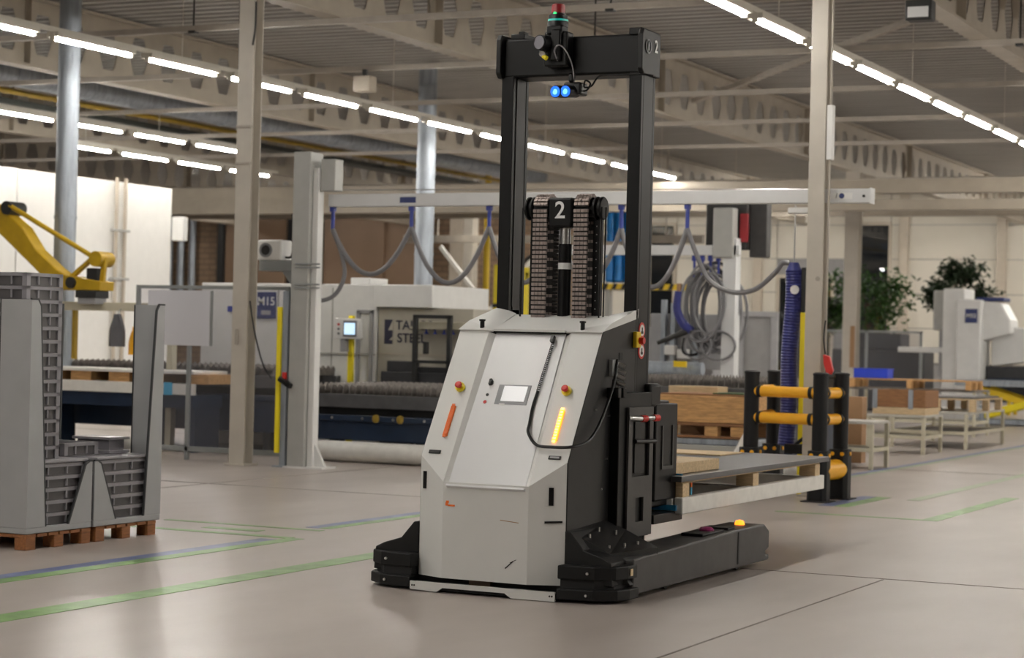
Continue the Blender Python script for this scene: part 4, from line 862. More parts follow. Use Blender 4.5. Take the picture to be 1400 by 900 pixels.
# gripper frame of the robot cell with coats
cf = thing('cell_frame', 'cream cross beam frame standing under the yellow robot arm', 'frame', (-16.2, 22.3, 0))
MB().box(-17.4, -15.2, 21.62, 21.74, 1.76, 1.87).build('frame_beam', 'table_cream', cf, bevel=.006)
for x in (-17.3, -15.35): MB().box(x, x + .09, 21.63, 21.73, 0, 1.76).build('frame_leg', 'table_cream', cf, bevel=.005)
MB().box(-16.86, -16.81, 21.63, 21.70, 1.12, 1.76).build('frame_upright', 'gas_yellow', cf, bevel=.004)
tag(MB().box(-16.8, -16.2, 24.5, 25.0, 0, 1.62).box(-16.82, -16.18, 24.48, 25.02, 1.62, 1.72).build('cabinet', 'cabinet_grey', bevel=.01), 'plain grey cabinet seen between the trays and the right stillage post', 'cabinet')
def coat(x, w_, z0, z1, m, label, y=21.55):
    t = thing('hanging_coat', label, 'coat', (x, y, z0)); b = MB(); n = 10; P = []
    for k in range(7):
        f = k / 6; z = z1 - (z1 - z0) * f; ww = w_ * (.35 + .65 * math.sin(min(1, f * 1.6) * pi / 2))
        P.append((z, ww))
    vs = []; 
    for (z, ww) in P: vs += [(x + ww / 2 * math.cos(2 * pi * j / n) * (1 + .08 * math.sin(5 * j)), y + .05 * math.sin(2 * pi * j / n) * (1 + .4 * math.sin(3 * j)), z) for j in range(n)]
    b.add(vs, [(i * n + j, i * n + (j + 1) % n, (i + 1) * n + (j + 1) % n, (i + 1) * n + j) for i in range(6) for j in range(n)] + [tuple(range(n)), tuple(range(6 * n, 7 * n))])
    b.build('coat_body', m, t); MB().tube(spline([(x, y, z1 - .02), (x, y + .03, z1 + .04), (x, y + .07, z1 + .06)]), .008, 6).build('coat_hook', 'steel', t)
coat(-16.07, .26, 1.30, 1.72, 'coat_grey', 'dark grey work coat hanging under the cream beam')
coat(-15.77, .24, 1.20, 1.56, 'coat_yellow', 'bright orange-yellow vest hanging beside the grey coat')
coat(-15.64, .18, 1.15, 1.73, 'coat_navy', 'navy jacket hanging behind the right stillage post', 21.5)
# yellow robot
rb = thing('robot_arm', 'yellow palletising robot arm reaching in from the left edge', 'robot', (-18.6, 21.6, 0))
def rx(p): return -17.99 + p * .01213
def rz(p): return 3.14 - (p - 280) * .00968
boom = [(-40, 262), (0, 283), (15, 276), (21, 282), (15, 295), (34, 311), (53, 341), (82, 368), (96, 377), (94, 393), (78, 393), (53, 368), (23, 339), (0, 317), (-40, 300)]
MB().prism([(rx(a), rz(c)) for a, c in boom], 'xz', 21.45, 21.68).build('forearm', 'robot_yellow', rb, smooth=False, bevel=.015)
MB().cyl((rx(15), 21.40, rz(285)), (rx(15), 21.72, rz(285)), .09, n=20).build('elbow_joint', 'frame_dark', rb)
MB().cyl((rx(18), 21.43, rz(282)), (rx(133), 21.43, rz(352)), .033, n=12).build('link_rod', 'robot_yellow', rb)
MB().prism([(rx(97), rz(376)), (rx(143), rz(384)), (rx(142), rz(396)), (rx(93), rz(396))], 'xz', 21.42, 21.72).build('wrist', 'robot_yellow', rb, smooth=False, bevel=.01)
MB().cyl((rx(136), 21.40, rz(354)), (rx(136), 21.70, rz(354)), .10, n=20).build('wrist_pivot', 'robot_yellow', rb)
MB().bar((rx(100), 21.5, rz(378)), (rx(130), 21.5, rz(350)), .06, .05).bar((rx(143), 21.5, rz(352)), (rx(140), 21.5, rz(390)), .06, .05).build('wrist_links', 'robot_yellow', rb)
MB().cyl((rx(105), 21.38, rz(386)), (rx(105), 21.74, rz(386)), .075, n=18).build('wrist_motor', 'frame_dark', rb)
MB().box(rx(122), rx(136), 21.45, 21.65, rz(384), rz(366)).build('wrist_drive', 'frame_dark', rb, bevel=.01)
MB().box(rx(110), rx(137), 21.42, 21.70, rz(406), rz(396)).build('gripper_flange', 'frame_dark', rb, bevel=.008)
MB().box(rx(112), rx(135), 21.44, 21.68, rz(414), rz(406)).build('gripper_pad', 'cabinet_grey', rb, bevel=.006)
MB().prism([(-18.75, 0.0), (-18.15, 0), (-18.3, .6), (-18.35, 2.2), (-18.3, 3.35), (-18.6, 3.35), (-18.65, .6)], 'xz', 21.4, 21.75).build('robot_base', 'robot_yellow', rb, smooth=False, bevel=.02)

# ================================================================== WHITE ENCLOSURE (left) and laser housing
we = thing('white_enclosure', 'tall plain white enclosure filling the background at left', 'enclosure', (-23.5, 25, 0))
for (y0, y1) in ((18.0, 22.4), (22.43, 26.7), (26.73, 31.05)): MB().box(-25, -22, y0, y1, 0, 4.13).build('enclosure_panel', 'enclosure_white', we, bevel=.01)
for y in (29.3, 29.55): MB().cyl((-21.93, y, 0), (-21.93, y, 4.2), .035, n=10).build('enclosure_pipe', 'frame_beige', we)
for z in (2.4, 3.25): MB().box(-21.98, -21.88, 29.2, 29.65, z, z + .04).build('pipe_clamp', 'paint_grey', we, bevel=.004)
MB().box(-22.0, -21.75, 31.06, 31.22, 3.18, 3.62).build('end_box', 'paint_white', we, bevel=.015)
MB().box(-21.98, -21.9, 20.5, 25.0, 0, 2.42).build('lower_panel', 'paint_grey', we, bevel=.01)
lh = thing('laser_housing', 'white laser machine housing behind fence and gantry post', 'machine', (-14.5, 24.3, 0))
MB().box(-16.2, -13.42, 23.62, 25.2, 0, 2.20).build('housing_body', 'paint_white', lh, bevel=.012)
MB().box(-13.42, -12.55, 23.55, 25.2, 1.90, 2.20).build('housing_hood', 'paint_white', lh, bevel=.012)
for x in (-15.6, -14.95, -14.1): MB().box(x, x + .015, 23.61, 23.63, .3, 2.15).build('housing_seam', 'paint_grey', lh, smooth=False)
MB().box(-14.3, -13.42, 23.6, 23.62, 1.26, 1.28).build('housing_seam', 'paint_grey', lh, smooth=False)
MB().box(-13.70, -13.66, 23.58, 23.62, 0.9, 1.85).box(-13.5, -13.46, 23.58, 23.62, .9, 1.85).box(-13.7, -13.46, 23.58, 23.62, 1.82, 1.86).build('housing_frame', 'cabinet_grey', lh, smooth=False)
sg = MB().box(-15.27, -14.98, 23.59, 23.612, 1.72, 2.08).build('machine_sign', 'sign_navy', lh, smooth=False)
text('machine_lettering', 'M15', .16, (-15.125, 23.588, 1.95), (1, 0, 0), (0, 0, 1), 'paint_white', sg, .001); MB().box(-15.2, -15.05, 23.585, 23.59, 1.77, 1.83).build('faded_line', 'cabinet_grey', sg, smooth=False)
MB().box(-15.75, -15.62, 23.59, 23.612, 1.8, 1.88).build('small_sign', 'clip_blue', lh, smooth=False)
for (x, w_) in ((-14.05, .3),): MB().box(x, x + w_, 24.0, 24.5, 2.20, 2.30).build('roof_box', 'paint_white', lh, bevel=.01)
bc = thing('logo_cabinet', 'beige machine cabinet carrying a dark company logo', 'cabinet', (-12.9, 24.6, 0))
MB().box(-13.41, -12.0, 23.66, 25.1, 0, 1.895).build('cabinet_body', 'cabinet_beige', bc, bevel=.008)
MB().box(-13.41, -12.0, 23.65, 23.66, 1.28, 1.295).build('cabinet_seam', 'frame_beige', bc, smooth=False)
lgx = -13.21
MB().box(lgx - .10, lgx + .02, 23.65, 23.66, 1.42, 1.74).build('logo_block', 'sign_dark', bc, smooth=False)
MB().prism([(lgx - .04, 1.60), (lgx + .03, 1.74), (lgx + .03, 1.60)], 'xz', 23.644, 23.651).build('logo_cut', 'cabinet_beige', bc, smooth=False); MB().prism([(lgx - .02, 1.47), (lgx + .03, 1.52), (lgx + .03, 1.47)], 'xz', 23.644, 23.651).build('logo_cut', 'cabinet_beige', bc, smooth=False)
text('logo_lettering', 'TAILOR', .17, (lgx + .36, 23.652, 1.665), (1, 0, 0), (0, 0, 1), 'sign_dark', bc, .001); text('logo_lettering', 'STEEL', .17, (lgx + .31, 23.652, 1.495), (1, 0, 0), (0, 0, 1), 'sign_dark', bc, .001)
op = thing('operator_panel', 'control panel with light blue screen on a yellow stand', 'control panel', (-13.62, 23.3, 0))
MB().box(-13.66, -13.59, 23.30, 23.36, .0, 1.78).build('panel_stand', 'yellow_bright', op, bevel=.006)
MB().box(-13.80, -13.43, 23.18, 23.30, 1.47, 1.74).build('panel_box', 'paint_white', op, bevel=.012)
MB().box(-13.66, -13.46, 23.168, 23.18, 1.50, 1.71).build('panel_bezel', 'bezel', op, bevel=.003)
MB().box(-13.64, -13.48, 23.164, 23.168, 1.53, 1.68).build('panel_screen', 'screen_blue', op, smooth=False)
for z in (1.54, 1.60, 1.66): MB().cyl((-13.73, 23.18, z), (-13.73, 23.165, z), .016, n=10).build('panel_button', 'red' if z > 1.65 else 'bezel', op)
MB().box(-13.72, -13.64, 23.2, 23.3, 1.30, 1.47).build('panel_socket', 'cabinet_grey', op, bevel=.01)
bf = thing('portal_stand', 'black tubular portal frame in front of the logo cabinet', 'frame', (-12.4, 23.37, 0))
for x in (-12.72, -12.22): MB().box(x, x + .06, 23.34, 23.40, .0, 1.80).build('frame_post', 'frame_dark', bf, bevel=.005)
MB().box(-12.72, -12.16, 23.34, 23.40, 1.76, 1.81).build('frame_top', 'frame_dark', bf, bevel=.005); MB().box(-12.72, -12.16, 23.34, 23.40, 1.18, 1.22).build('frame_bar', 'frame_dark', bf, bevel=.005)
MB().box(-12.56, -12.50, 23.34, 23.40, 1.3, 1.46).build('frame_handset', 'frame_dark', bf, bevel=.006)
tag(MB().box(-13.22, -12.0, 23.42, 23.64, 0, 1.06).box(-13.15, -12.75, 23.45, 23.62, 1.06, 1.20).box(-12.7, -12.1, 23.45, 23.62, 1.06, 1.13).build('sheet_stack', 'bed_dark', bevel=.01), 'black stack of cut sheets and tool heads below the logo', 'sheet stack')
cg = thing('cream_gripper', 'cream gripper bar with purple cups behind the black frame', 'gripper', (-12.3, 23.9, 1.6))
MB().prism([(-12.85, 1.62), (-12.7, 1.72), (-11.7, 1.72), (-11.7, 1.62)], 'xz', 23.45, 23.6).build('gripper_bar', 'table_cream', cg, bevel=.008)
for k in range(7): MB().lathe((-12.6 + .13 * k, 23.5, 1.62), [(.012, 0), (.012, -.03), (.035, -.06)], n=10).build('suction_cup', 'clip_blue', cg)

# ================================================================== CRATE near the barrier
pk = thing('collar_crate', 'orange pine collar crate on a pallet left of the barrier', 'crate', (-7.6, 21.2, .47))
for (y, nm) in ((21.0, 'a'), (21.78, 'b')): MB().box(-8.35, -7.28, y, y + .022, .66, .95).build('collar_board', 'wood_orange', pk, bevel=.004)
for x in (-8.35, -7.302): MB().box(x, x + .022, 21.022, 21.78, .66, .95).build('collar_board', 'wood_orange', pk, bevel=.004)
MB().box(-7.32, -7.275, 20.985, 21.0, .64, .95).box(-7.279, -7.27, 20.985, 21.06, .64, .95).build('corner_hinge', 'galv', pk, bevel=.003)
for z in (.70, .76, .82, .88): MB().cyl((-7.30, 20.985, z), (-7.30, 20.978, z), .010, n=8).build('hinge_rivet', 'steel', pk)
MB().box(-8.33, -7.3, 21.03, 21.77, .94, .97).build('crate_lid', 'wood_brown', pk, bevel=.004); MB().box(-7.75, -7.4, 21.1, 21.6, .972, .985).build('green_sheet', 'leaf_a', pk, smooth=False)
for x in (-8.3, -7.8, -7.5): MB().box(x, x + .15, 21.0, 21.12, .515, .625).build('pallet_block', 'wood_orange', pk, bevel=.004)
MB().box(-8.35, -7.28, 20.99, 21.1, .625, .655).build('pallet_board', 'wood_brown', pk, bevel=.003); MB().box(-8.35, -7.28, 20.99, 21.1, .49, .515).build('pallet_board', 'wood_brown', pk, bevel=.003); MB().box(-8.35, -7.28, 21.7, 21.8, .49, .655).build('pallet_board', 'wood_brown', pk, bevel=.003)
tag(MB().box(-8.6, -8.0, 21.95, 22.28, .486, 1.03).build('timber_offcut', 'wood_light', bevel=.004), 'pale timber offcut block behind the orange crate', 'timber')
rtb = thing('roller_trolley', 'low grey steel trolley carrying the orange crate', 'trolley', (-7.8, 21.4, 0))
MB().box(-8.6, -7.2, 21.0, 22.3, .42, .485).build('trolley_deck', 'galv', rtb, bevel=.006); MB().box(-8.6, -7.2, 20.9, 20.96, .24, .42).build('trolley_apron', 'paint_grey', rtb, bevel=.006)
for (x, y) in ((-8.5, 21.05), (-7.3, 21.05), (-8.5, 21.7), (-7.3, 21.7)): MB().box(x, x + .08, y, y + .08, 0, .42).build('trolley_leg', 'paint_grey', rtb, bevel=.004)
MB().bar((-7.2, 20.95, .75), (-7.42, 20.75, .20), .05, .05).build('trolley_stop', 'white_board', rtb); MB().bar((-7.40, 20.77, .26), (-7.55, 20.66, .12), .07, .05).build('stop_shoe', 'yellow_bright', rtb)
for x in (-7.6, -8.4): MB().cyl((x, 20.85, .1), (x + .06, 20.85, .1), .1, n=16).build('trolley_wheel', 'rubber', rtb)

# ================================================================== SECOND CRANE with hose coil, grey machine
c2 = thing('jib_post', 'white jib crane post carrying the coiled grey hoses', 'crane', (-9.7, 27, 0))
MB().box(-9.78, -9.58, 26.9, 27.1, 0, 3.0).build('jib_column', 'gantry_white', c2, bevel=.01)
MB().box(-9.92, -9.62, 26.85, 27.05, 2.72, 3.42).build('jib_head', 'paint_grey', c2, bevel=.02)
MB().box(-10.12, -9.50, 27.10, 27.3, 2.85, 3.62).build('jib_motor', 'frame_dark', c2, bevel=.02); MB().box(-9.60, -9.48, 27.06, 27.1, 2.95, 3.35).build('jib_cover', 'red_dark', c2, bevel=.01); MB().box(-9.50, -9.25, 27.2, 27.4, 2.75, 3.55).build('jib_shield', 'agv_grey', c2, bevel=.01)
MB().box(-12.5, -9.55, 26.9, 27.02, 2.76, 2.90).build('jib_arm', 'gantry_white', c2, bevel=.006)
MB().cyl((-9.78, 26.9, 2.83), (-9.78, 26.895, 2.83), .03, n=14).build('round_emblem', 'sign_navy', c2)
for k, x in enumerate((-10.22, -10.10, -9.98, -9.86, -9.74)):
    MB().box(x - .03, x + .03, 26.93, 26.99, 2.68, 2.76).cyl((x, 26.96, 2.45), (x, 26.96, 2.7), .02, n=8).build('coil_clip', 'clip_blue', c2)
random.seed(3)
co = thing('hose_coil', 'bundle of coiled grey hoses hanging from the jib arm', 'hose', (-10.0, 26.95, 1.7))
for k in range(14):
    cx = -10.0 + random.uniform(-.14, .14); rxx = random.uniform(.22, .38); rzz = random.uniform(.42, .62); cz = 2.02 + random.uniform(-.1, .1); yy = 26.85 + .03 * k
    MB().tube([(cx + rxx * math.cos(2 * pi * j / 28), yy + .01 * math.sin(4 * pi * j / 28), cz + rzz * math.sin(2 * pi * j / 28)) for j in range(29)], .022, 6).build('hose_loop', 'hose_grey', co)
for k in range(2): MB().tube([(-9.95 + .3 * (k - .5) + (.2 + .05 * k) * math.cos(2 * pi * j / 20), 26.85, 1.5 + .2 * math.sin(2 * pi * j / 20)) for j in range(21)], .018, 6).build('hose_loop', 'hose_grey', co)
hh = thing('handheld_lifter', 'dark blue lifter handle with black grip left of the hose coil', 'handle', (-10.4, 26.9, 1.6))
MB().tube(spline([(-10.40, 26.85, 2.25), (-10.42, 26.85, 2.0), (-10.33, 26.85, 1.80), (-10.2, 26.85, 1.70)]), [.06] * 25, 12).build('handle_tube', 'hose_blue', hh)
MB().cyl((-10.2, 26.85, 1.72), (-10.7, 26.85, 1.52), .05, .03, n=12).build('handle_grip', 'frame_dark', hh); MB().box(-10.43, -10.37, 26.83, 26.88, 2.25, 2.36).build('handle_plug', 'cardboard', hh, bevel=.005)
MB().tube(spline([(-10.3, 26.85, 1.6), (-10.32, 26.85, 1.42), (-10.22, 26.85, 1.36), (-10.1, 26.85, 1.38)]), .02, 6).build('handle_lead', 'black_plastic', hh)
gm = thing('grey_machine', 'grey machine with steel shelves behind the stacker at right', 'machine', (-10, 28, 0))
MB().box(-12.2, -10.3, 28.0, 29.0, 0, 1.75).build('machine_body', 'cabinet_grey', gm, bevel=.01)
MB().box(-11.2, -10.05, 27.8, 28.0, 1.15, 1.95).build('machine_plate', 'cabinet_grey', gm, bevel=.01)
for (x, z0, z1) in ((-11.0, 1.2, 2.15), (-10.85, 1.2, 2.1), (-10.5, 1.2, 1.9)): MB().box(x, x + .07, 27.7, 27.78, z0, z1).build('machine_bar', 'galv', gm, bevel=.004)
for (x, z) in ((-10.9, 1.35), (-10.7, 1.30), (-10.6, 1.7)): MB().box(x, x + .16, 27.6, 27.75, z, z + .14).build('machine_unit', 'paint_white', gm, bevel=.01)
MB().cyl((-12.5, 26.0, 1.18), (-9.7, 26.0, 1.18), .09, n=16).build('machine_roller', 'galv', gm); MB().box(-12.4, -9.75, 25.7, 26.0, 1.02, 1.09).build('machine_table', 'paint_white', gm, bevel=.008)
MB().box(-10.05, -9.87, 25.8, 25.84, 1.2, 1.28).build('machine_tag', 'yellow', gm, smooth=False)
gd = thing('grey_door_frame', 'open grey metal frame standing left of the blue lifting tube', 'frame', (-12.3, 36, 0))
for x in (-12.75, -12.1): MB().box(x, x + .12, 35.95, 36.05, 0, 2.05).build('frame_post', 'cabinet_grey', gd, bevel=.008)
MB().box(-12.75, -11.98, 35.95, 36.05, 2.05, 2.15).build('frame_top', 'cabinet_grey', gd, bevel=.008)
MB().box(-12.63, -12.1, 36.0, 36.03, 0, 2.05).build('frame_panel', 'plinth_grey', gd, smooth=False)
tag(MB().box(-21.0, -20.75, 61.3, 61.4, .1, 1.1).build('wall_bollard', 'yellow', bevel=.01), 'small yellow bollard at the grey plinth of the back wall', 'bollard')

# blue drum rack between the masts
bd = thing('blue_tank_rack', 'stack of bright blue containers seen between the mast uprights', 'containers', (-19, 45, 0))
for k in range(3):
    x = -19.32 + .24 * k
    MB().lathe((x + .11, 45, 2.95), [(.06, 0), (.11, .05), (.11, .55), (.10, .58), (.11, .61), (.11, 1.15), (.10, 1.18), (.11, 1.21), (.11, 1.72), (.06, 1.8)], n=16).build('blue_cylinder', 'blue_drum', bd)
MB().box(-19.36, -18.56, 45.13, 45.2, 2.95, 4.8).build('blue_back', 'blue_drum', bd, smooth=False)
MB().box(-19.45, -18.5, 44.86, 44.89, 3.80, 3.92).build('rack_band', 'frame_beige', bd, smooth=False)
MB().box(-19.4, -17.2, 44.9, 45.2, 2.78, 2.92).build('rack_shelf', 'yellow', bd, smooth=False)
for k in range(9): MB().prism([(-19.35 + .24 * k, 2.78), (-19.25 + .24 * k, 2.78), (-19.19 + .24 * k, 2.92), (-19.29 + .24 * k, 2.92)], 'xz', 44.89, 44.9).build('hazard_stripe', 'frame_dark', bd, smooth=False)
for x in (-19.3, -18.5, -17.4): MB().box(x, x + .12, 44.95, 45.15, 0, 2.78).build('rack_leg', 'paint_grey', bd, smooth=False)
yh = thing('yellow_hoist', 'yellow lifting machine behind the left mast upright', 'hoist', (-21.9, 45, 0))
MB().box(-22.25, -21.95, 44.9, 45.2, 0, 3.35).build('hoist_column', 'yellow_bright', yh, bevel=.02); MB().box(-21.65, -21.42, 44.9, 45.2, .5, 3.3).build('hoist_column', 'yellow_bright', yh, bevel=.02)
MB().box(-22.25, -21.42, 44.95, 45.15, 3.0, 3.2).build('hoist_bridge', 'yellow_bright', yh, bevel=.02); MB().tube(spline([(-21.55, 45, 3.3), (-21.4, 45, 3.5), (-21.15, 45, 3.6)]), .05, 8).build('hoist_hose', 'frame_dark', yh)
MB().box(-22.26, -21.94, 44.88, 44.9, 2.3, 2.4).build('hoist_band', 'frame_dark', yh, smooth=False)
tag(MB().cyl((-23.5, 47, 0), (-23.5, 47, 6.2), .08, n=12).build('yellow_pipe', 'yellow'), 'upright yellow pipe left of the mast before the brick wall', 'pipe')
MB().box(-26.5, -18.0, 48.0, 48.15, 4.05, 4.25).cyl((-25.5, 48.07, 4.2), (-25.5, 48.07, 6.4), .02, n=6).cyl((-19, 48.07, 4.2), (-19, 48.07, 6.4), .02, n=6).build('hung_duct', 'rail_grey', ceil, smooth=False)
bs = thing('diagonal_brace', 'pale crossed wall braces left of the mast', 'brace', (-24, 50, 0))
MB().bar((-25.9, 49, 4.0), (-23.6, 49, 1.4), .1, .1).build('brace_bar', 'white_board', bs); MB().bar((-25.2, 49.1, 1.4), (-22.9, 49.1, 4.0), .1, .1).build('brace_bar', 'white_board', bs); MB().bar((-23.8, 49.2, 4.1), (-23.0, 49.2, 0), .1, .1).build('brace_bar', 'white_board', bs)
dr = thing('sliding_doors', 'brown sliding doors with a dark gap above the laser housing', 'door', (-37, 61.5, 0))
for (x0, x1) in ((-41.2, -38.7), (-37.1, -33.1)): MB().box(x0, x1, 61.5, 61.6, 0, 5.65).build('door_leaf', 'door_brown', dr, smooth=False)
MB().box(-38.7, -37.4, 61.62, 61.7, 0, 5.65).build('door_gap', 'pit_dark', dr, smooth=False)
for (x, m) in ((-41.5, 'frame_dark'), (-37.45, 'frame_beige'), (-33.1, 'frame_beige'), (-34.9, 'door_brown')): MB().box(x, x + .25, 61.4, 61.55, 0, 5.7).build('door_jamb', m, dr, smooth=False)

# ================================================================== RIGHT: TABLES AND GOODS
def table(x0, x1, y0, y1, h, label, top='table_top'):
    t = thing('work_table', label, 'table', ((x0 + x1) / 2, (y0 + y1) / 2, 0)); s = .05
    MB().box(x0, x1, y0, y1, h - .035, h).build('table_top', top, t, bevel=.005)
    for (x, y) in ((x0, y0), (x1 - s, y0), (x0, y1 - s), (x1 - s, y1 - s)): MB().box(x, x + s, y, y + s, 0, h - .035).build('leg', 'table_cream', t, bevel=.004)
    for (a, b, c, d) in ((x0 + s, x1 - s, y0, y0 + .04), (x0 + s, x1 - s, y1 - .04, y1), (x0, x0 + .04, y0 + s, y1 - s), (x1 - .04, x1, y0 + s, y1 - s)): MB().box(a, b, c, d, .22, .27).build('shelf_rail', 'table_cream', t, smooth=False)
    MB().box(x0 + .04, x1 - .04, y0 + .04, y1 - .04, .225, .245).build('lower_shelf', 'slat_metal', t, smooth=False)
    return t
table(-8.1, -7.02, 24.9, 25.65, .60, 'cream steel table nearest behind the barrier')
table(-8.32, -7.46, 29.15, 30.2, .565, 'cream steel table carrying the brown collar crate')
table(-8.55, -7.35, 31.3, 33.9, .57, 'long cream steel table carrying the pale pallet')
tag(MB().box(-7.75, -7.45, 25.9, 26.1, .02, .88).build('cardboard_panel', 'cardboard', bevel=.006), 'upright brown cardboard box behind the nearest cream table', 'box')
tag(MB().box(-8.05, -7.8, 25.1, 25.5, .602, .86).build('carton', 'wood_light', bevel=.006), 'pale carton on the nearest cream table', 'box')
bk2 = thing('brown_collar_crate', 'brown collar crate with metal corners on the cream table', 'crate', (-7.85, 29.6, .567))
MB().box(-8.25, -7.47, 29.2, 30.0, .567, .665).build('crate_base', 'wood_light', bk2, bevel=.006); MB().box(-8.22, -7.5, 29.2, 29.225, .67, .92).build('collar_board', 'wood_brown', bk2, bevel=.004)
MB().box(-8.22, -7.5, 29.96, 29.985, .67, .92).build('collar_board', 'wood_brown', bk2, bevel=.004)
for x in (-8.24, -7.5): MB().box(x, x + .025, 29.2, 29.985, .67, .92).build('collar_board', 'wood_brown', bk2, bevel=.004)
for x in (-8.25, -7.72): MB().box(x, x + .07, 29.185, 29.2, .65, .93).build('corner_hinge', 'galv', bk2, bevel=.003)
pallet((-7.85, 32.3, .572), 1.2, 1.9, 'pale pine pallet on the long cream table', 'wood_light', .20)
tag(MB().box(-8.4, -7.3, 31.4, 33.2, .775, .80).build('steel_plate', 'sheet_steel', smooth=False), 'steel plate lying on the pale pine pallet', 'steel sheet')
t4 = table(-10.6, -8.3, 35.9, 37.0, .82, 'long far table under the wide thin pallet', 'slat_metal')
pallet((-9.47, 36.3, .822), 2.2, .9, 'wide thin pine pallet on the far table', 'wood_orange', .16)
bb_ = thing('blue_bin', 'bright blue plastic bin standing on the wide thin pallet', 'bin', (-10.2, 36.1, .985))
MB().box(-10.52, -9.9, 35.95, 35.97, .985, 1.15).box(-10.52, -9.9, 36.33, 36.35, .985, 1.15).box(-10.52, -10.5, 35.97, 36.33, .985, 1.15).box(-9.92, -9.9, 35.97, 36.33, .985, 1.15).box(-10.52, -9.9, 35.95, 36.35, .985, 1.0).build('bin_body', 'blue_bin', bb_, bevel=.005)
MB().box(-10.53, -9.89, 35.94, 36.36, 1.14, 1.16).build('bin_rim', 'blue_bin', bb_, bevel=.004)

m2 = thing('bending_machine', 'white press machine with dark blue number sign at right', 'machine', (-10.3, 44.4, 0))
MB().box(-10.90, -10.42, 43.9, 44.8, 0, 2.86).build('left_column', 'paint_white', m2, bevel=.03)
MB().box(-10.55, -10.02, 43.7, 44.6, 0, 2.62).build('sign_column', 'paint_white', m2, bevel=.03)
sgn = MB().box(-10.36, -10.10, 43.685, 43.70, 2.12, 2.42).build('number_sign', 'sign_navy', m2, smooth=False); text('sign_lettering', 'M02', .12, (-10.23, 43.683, 2.27), (1, 0, 0), (0, 0, 1), 'paint_white', sgn, .001)
MB().box(-11.14, -10.90, 44.0, 44.5, 1.95, 2.82).build('tool_head', 'paint_grey', m2, bevel=.04); MB().box(-11.02, -10.92, 44.1, 44.3, .95, 1.95).build('tool_arm', 'cabinet_grey', m2, bevel=.01)
MB().box(-11.9, -10.9, 44.0, 44.4, 1.46, 1.58).build('support_arm', 'paint_white', m2, bevel=.02)
MB().prism([(-10.3, 2.62), (-9.65, 2.56), (-9.45, 2.2), (-9.42, 1.9), (-10.02, 1.75), (-10.3, 1.75)], 'xz', 43.9, 44.7).build('curved_hood', 'paint_white', m2, smooth=False, bevel=.04)
MB().box(-10.2, -9.6, 43.95, 44.6, 2.6, 2.68).build('hood_cap', 'sign_navy', m2, bevel=.02)
MB().prism([(-9.9, 1.75), (-9.5, 2.05), (-8.2, 2.05), (-8.2, 1.3), (-9.2, 1.3), (-9.9, 1.2)], 'xz', 44.2, 45).build('rear_hood', 'paint_white', m2, smooth=False, bevel=.03)
MB().box(-10.0, -8.0, 44.2, 45, .55, 1.2).build('machine_bed', 'bed_dark', m2, bevel=.02); MB().box(-9.95, -8.0, 44.1, 44.2, .75, .95).build('bed_strip', 'navy', m2, bevel=.01)
sl = thing('scissor_lift', 'scissor lift table with yellow arms at the right edge', 'lift table', (-9.2, 42.5, 0))
MB().box(-10.2, -7.6, 42.2, 43.4, .80, .92).build('lift_platform', 'galv', sl, bevel=.01); MB().box(-10.0, -7.6, 42.3, 43.3, .02, .12).build('lift_base', 'galv', sl, bevel=.01)
for y in (42.4, 43.2): MB().bar((-9.7, y, .18), (-7.8, y, .74), .06, .14).build('scissor_arm', 'yellow_bright', sl, bevel=.01); MB().bar((-9.7, y + .07, .74), (-7.8, y + .07, .18), .06, .14).build('scissor_arm', 'yellow', sl, bevel=.01)
for x in (-9.7, -8.0): MB().box(x, x + .1, 42.3, 42.4, .12, .4).build('lift_strut', 'galv', sl, bevel=.006)
sf = thing('clear_screen', 'clear grey framed screen before the tall window', 'screen', (-13.8, 47, 0))
for x in (-15.3, -13.5, -12.2): MB().box(x, x + .06, 47, 47.06, 0, 1.95).build('screen_post', 'paint_midgrey', sf, smooth=False)
MB().box(-15.3, -12.14, 47, 47.06, 1.9, 1.95).build('screen_rail', 'paint_midgrey', sf, smooth=False)
for (a, b) in ((-15.24, -13.5), (-13.44, -12.2)): MB().box(a, b, 47.02, 47.03, .1, 1.9).build('screen_pane', 'fence_pane', sf, smooth=False)
tag(MB().box(-14.9, -12.6, 49, 50, 0, 1.5).box(-14.6, -13.2, 49.1, 49.9, 1.5, 1.9).build('dark_machine', 'bed_dark', bevel=.03), 'dark machine behind the clear screen', 'machine')
pt = thing('parts_rack', 'low dark parts rack on the floor before the back wall', 'rack', (-12, 50, 0))
MB().box(-12.2, -10.6, 49.5, 50.3, .3, .45).build('rack_shelf', 'bed_grey', pt, bevel=.01); MB().box(-12.2, -10.6, 49.5, 50.3, .8, .95).build('rack_shelf', 'bed_dark', pt, bevel=.01)
for (x, y) in ((-12.2, 49.5), (-10.68, 49.5), (-12.2, 50.2), (-10.68, 50.2)): MB().box(x, x + .08, y, y + .08, 0, 1.0).build('rack_post', 'yellow' if x > -11 else 'bed_grey', pt, smooth=False)

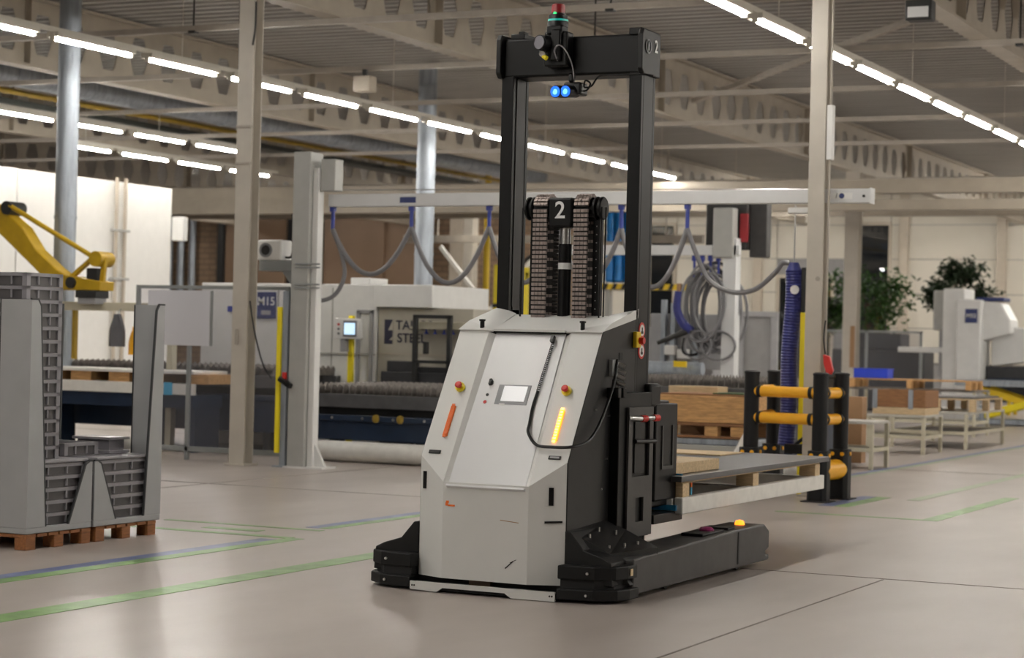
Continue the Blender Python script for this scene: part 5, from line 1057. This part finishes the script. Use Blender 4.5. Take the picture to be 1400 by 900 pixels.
# potted trees
def tree(x, y, h0, h1, rad, m, label, seed, nl=420):
    random.seed(seed); t = thing('potted_tree', label, 'plant', (x, y, 0))
    MB().lathe((x, y, 0), [(.28, 0), (.36, .6), (.38, .62), (.33, .62), (.3, .5)], n=18).build('pot', 'cabinet_grey', t)
    tr = MB().tube(spline([(x, y, .5), (x + .06, y, 1.3), (x - .05, y, h0), (x, y, (h0 + h1) / 2)]), .05, 8)
    tips = []
    for k in range(11):
        a = 2 * pi * k / 11 + random.random(); z = h0 - .1 + random.random() * (h1 - h0) * .9; r = rad * (.55 + .45 * random.random())
        p = (x + r * math.cos(a), y + r * math.sin(a) * .7, z + .25); tr.tube(spline([(x, y, max(1.2, z - .5)), (x + r * .5 * math.cos(a), y + r * .4 * math.sin(a), z), p]), .015, 5); tips.append(p)
    tr.build('trunk', 'bark', t); b = MB()
    for k in range(nl):
        c = Vector(random.choice(tips)) + Vector((random.gauss(0, .22 * rad), random.gauss(0, .2 * rad), random.gauss(0, .22 * rad)))
        d = Vector((random.gauss(0, 1), random.gauss(0, 1), random.gauss(-.4, .6))).normalized(); sd = d.cross(Vector((0, 0, 1))).normalized(); L = random.uniform(.14, .26); W_ = L * .26; up_ = sd.cross(d) * .02
        b.add([c, c + d * L * .45 + sd * W_ + up_, c + d * L, c + d * L * .45 - sd * W_ + up_, c + d * L * .5 - up_], [(0, 1, 4), (1, 2, 4), (2, 3, 4), (3, 0, 4)])
    b.build('foliage', m, t, smooth=False, kind='stuff')
tree(-16.0, 56, 2.2, 3.4, 1.0, 'leaf_a', 'green leafy potted tree behind the rusted column', 5, 1300)
tree(-17.5, 56.5, 2.1, 3.2, .8, 'leaf_b', 'darker leafy plant left of the rusted column', 9, 900)
tree(-13.3, 55, 2.6, 3.8, .72, 'leaf_b', 'dark feathery plant above the white press machine', 6, 1500)

# ================================================================== ROOF SERVICES
dd = thing('ventilation_duct', 'large galvanised ventilation duct under the roof at upper left', 'duct', (-21.6, 30, 5.7)); y = 14
while y < 46: MB().cyl((-21.6, y, 5.60), (-21.6, y + 1.96, 5.60), .21, n=24).build('duct_section', 'galv', dd); MB().cyl((-21.6, y + 1.95, 5.60), (-21.6, y + 2.01, 5.60), .225, n=24).build('duct_joint', 'galv', dd); y += 2
tag(MB().cyl((-23.4, 12, 5.62), (-23.4, 50, 5.62), .05, n=10).build('gas_pipe', 'gas_yellow'), 'yellow gas pipe running under the roof at left', 'pipe')
tag(MB().box(-24.8, -24.3, 12, 50, 5.55, 5.65).build('cable_tray', 'tray_cable', smooth=False), 'dark cable tray beside the yellow gas pipe', 'cable tray')
tag(MB().cyl((-3.95, 8, 5.75), (-3.95, 40, 5.75), .10, n=14).build('roof_pipe', 'tray_cable'), 'dark pipe beside the roof beam at upper right', 'pipe')
for (x, y, lb) in ((-5.6, 21.3, 'floodlight box under the roof at upper right'), (-14.6, 25.2, 'small projector box hanging from the rail at upper left')):
    t = thing('ceiling_box', lb, 'lamp', (x, y, 5.0)); MB().box(x - .14, x + .14, y - .1, y + .1, 4.98, 5.2).build('box_body', 'frame_dark' if x > -10 else 'frame_beige', t, bevel=.015); MB().box(x - .11, x + .11, y - .108, y - .1, 5.01, 5.12).build('box_front', 'bezel_frame' if x > -10 else 'frame_beige', t, smooth=False); MB().box(x - .03, x + .03, y - .03, y + .03, 5.2, 5.30).build('box_bracket', 'frame_dark', t, smooth=False)
